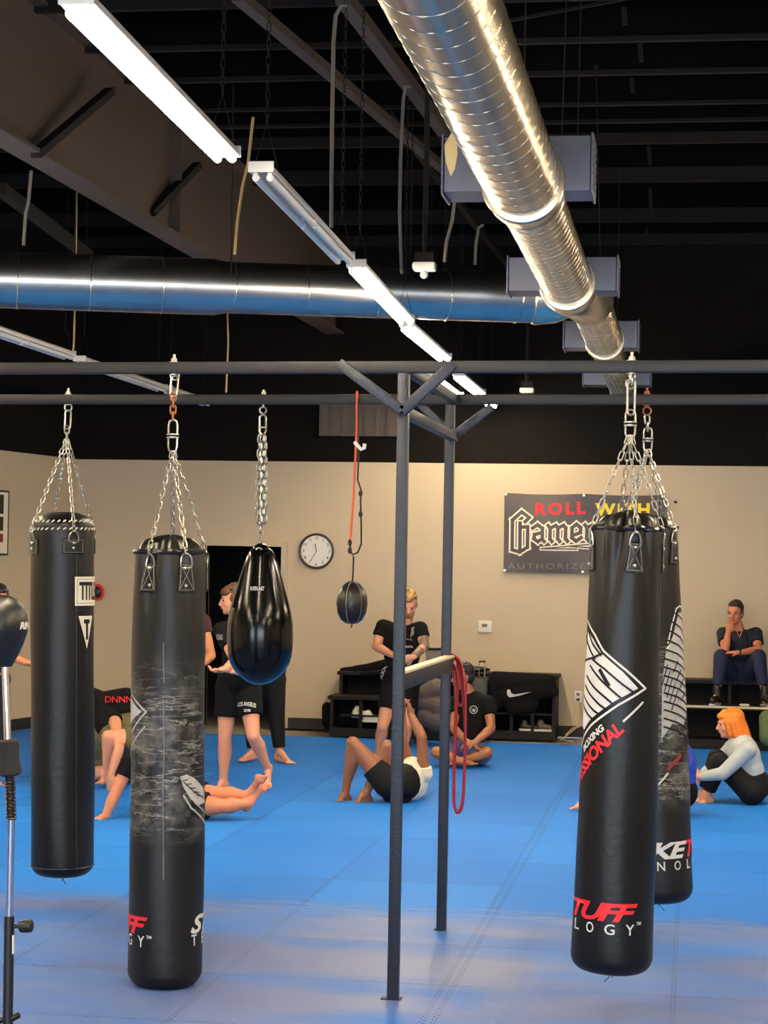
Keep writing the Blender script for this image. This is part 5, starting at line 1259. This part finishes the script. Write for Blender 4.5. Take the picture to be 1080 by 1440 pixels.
# framed poster on the left wall
t1=None
def onleft(px,py):
    d=ray(px,py); n_=V((-LD.y,LD.x,0)); t=(CO-V((0,0,H))).dot(n_)/d.dot(n_); return V((0,0,H))+d*t
pa=onleft(9,690); pb=onleft(9,781); uu=LD; nn=V((LD.y,-LD.x,0)); nn=nn if nn.x>0 else -nn
hh=pa.z-pb.z; ww=hh*.75
ps=thing('framed_poster','white bordered poster with black lettering blocks on the left wall','poster',pb)
fn=lambda u,v,d:pb+uu*u+V((0,0,v))+nn*d
g=MB(); g.prism([(0,0),(ww,0),(ww,hh),(0,hh)],fn,.0,.02); g.build('frame',M['plastic_black'],ps,smooth=False)
g=MB(); g.prism([(.03,.02),(ww-.02,.02),(ww-.02,hh-.02),(.03,hh-.02)],fn,.02,.024); sh=g.build('sheet',M['cream_print'],ps,smooth=False)
for (v0,v1) in ((.56,.82),(.33,.52)):
    g=MB(); g.prism([(.13,hh*v0/.88),(ww-.1,hh*v0/.88),(ww-.1,hh*v1/.88),(.13,hh*v1/.88)],fn,.024,.027); g.build('black_block',M['plastic_black'],sh,smooth=False)
g=MB(); g.prism([(.13,hh*.2),(ww-.1,hh*.2),(ww-.1,hh*.33),(.13,hh*.33)],fn,.024,.027); g.build('red_block',M['dark_red_print'],sh,smooth=False)
# banner
B0=PY(708,804,WY-.03); B1=PY(708,693,WY-.03); BW=PY(935,700,WY-.03).x-B0.x; BH=B1.z-B0.z
bn=thing('banner','black vinyl banner with red, yellow and outlined gothic white lettering on the back wall','banner',B0)
def bf(u,v,d=0):  # u,v in 0..1
    sag=.014*math.sin(PI*((u*2)%1))*(v) 
    wv=.012*math.sin(9*u+5*v)+.01*math.sin(16*u*(1-v*.5)+1)+.014*abs(math.sin(PI*u*2))*(v**2)
    return V((B0.x+BW*u,WY-.055+wv*.9-d,B0.z+BH*v-sag))
g=MB(); NU,NV=64,28
g.add([bf(i/NU,j/NV) for j in range(NV+1) for i in range(NU+1)],[(j*(NU+1)+i,j*(NU+1)+i+1,(j+1)*(NU+1)+i+1,(j+1)*(NU+1)+i) for j in range(NV) for i in range(NU)])
g.add([bf(i/NU,j/NV,-.004) for j in range(NV+1) for i in range(NU+1)],[(j*(NU+1)+i,(j+1)*(NU+1)+i,(j+1)*(NU+1)+i+1,j*(NU+1)+i+1) for j in range(NV) for i in range(NU)])
vin=g.build('vinyl_sheet',M['banner'],bn,angle=120)
def bpix(x,y): return ((x-708)/227.0,1-(y-693-(x-708)*.016)/111.0)
def bdec(name,m,polys,d):
    g=MB()
    for vs,fs in polys:
        vv=[(bpix(x,y)[0],bpix(x,y)[1]) for x,y in vs]; wrapgeo(g,vv,fs,lambda u,v:bf(u,v,d),.012)
    return g.build(name,M[m],vin,angle=80)
def btext(name,m,t,x,y,w,h,d=.003,bold=.04):
    vs,fs=textgeo(t,h,w,bold,0,1.3); return bdec(name,m,[([(x+u,y-v) for u,v in vs],fs)],d)
btext('red_lettering','red_print','ROLL',752,723.5,72,18,bold=.045); btext('yellow_lettering','yellow_print','WITH',837,725,77,18,bold=.045)
btext('small_lettering','mesh_grey','AUTHORIZED DEALER',714,800,205,8,bold=0)
# gothic word: centre lines of each letter in banner pixels
GO=[]
def L_(*pts): GO.append(list(pts))
L_((720,731),(720,773),(731,776)); L_((720,731),(733,719),(744,727),(738,733)); L_((731,735),(731,771)); L_((731,776),(742,769),(742,742)); L_((731,741),(742,740))
def am(x): L_((x,742),(x+7,737),(x+14,742),(x+14,758),(x+17,761)); L_((x+14,748),(x+3,751),(x+2,757),(x+8,761),(x+14,757))
am(749)
for x in (771,782,793): L_((x,738),(x+3,742),(x+3,757),(x+6,761))
L_((774,742),(782,738)); L_((785,742),(793,738))
def em(x): L_((x+12,749),(x+3,752)); L_((x+12,749),(x+12,742),(x+6,737),(x,742),(x,756),(x+6,761),(x+13,756))
em(805)
L_((823,738),(826,742),(826,757),(829,761)); L_((826,742),(834,738),(838,742),(838,757),(841,761))
em(847)
for x in (867,883): L_((x+10,739),(x+2,741),(x+2,747),(x+10,751),(x+10,757),(x+1,761))
sl=[[(762,771),(800,768),(850,764)],[(762,771),(812,772)],[(800,768),(842,771),(890,768)]]
bdec('outline_lettering','cream_print',[stroke(p,9.5) for p in GO]+[stroke(p,5.5) for p in sl],.0045)
bdec('dark_lettering','banner',[stroke(p,5.0) for p in GO]+[stroke(p,1.8) for p in sl],.007)
g=MB()
for x in (710,821,932):
    for y in (695,802):
        u,v=bpix(x,y+(x-708)*.016); g2=MB(); g2.cyl(bf(u,v,.003),bf(u,v,.008),.014,n=12); g2.build('grommet',M['rivet'],bn)
# ================================================================= LIGHT
def area(name,loc,rot,sx,sy,power,col):
    l=bpy.data.lights.new(name,'AREA'); l.shape='RECTANGLE'; l.size=sx; l.size_y=sy; l.energy=power; l.color=col
    o=bpy.data.objects.new(name,l); COL.objects.link(o); o.location=loc; o.rotation_euler=rot; return o
area('window_daylight',(-1.5,-5.7,1.8),(PI/2,0,0),13,2.7,620,(.80,.9,1.0))
w=bpy.data.worlds.new('world'); scn.world=w; w.use_nodes=True
w.node_tree.nodes['Background'].inputs[0].default_value=(.75,.85,1,1); w.node_tree.nodes['Background'].inputs[1].default_value=1.0
scn.view_settings.view_transform='Standard'; scn.view_settings.look='None'; scn.view_settings.gamma=1; scn.view_settings.use_curve_mapping=False
scn.view_settings.exposure=0.78
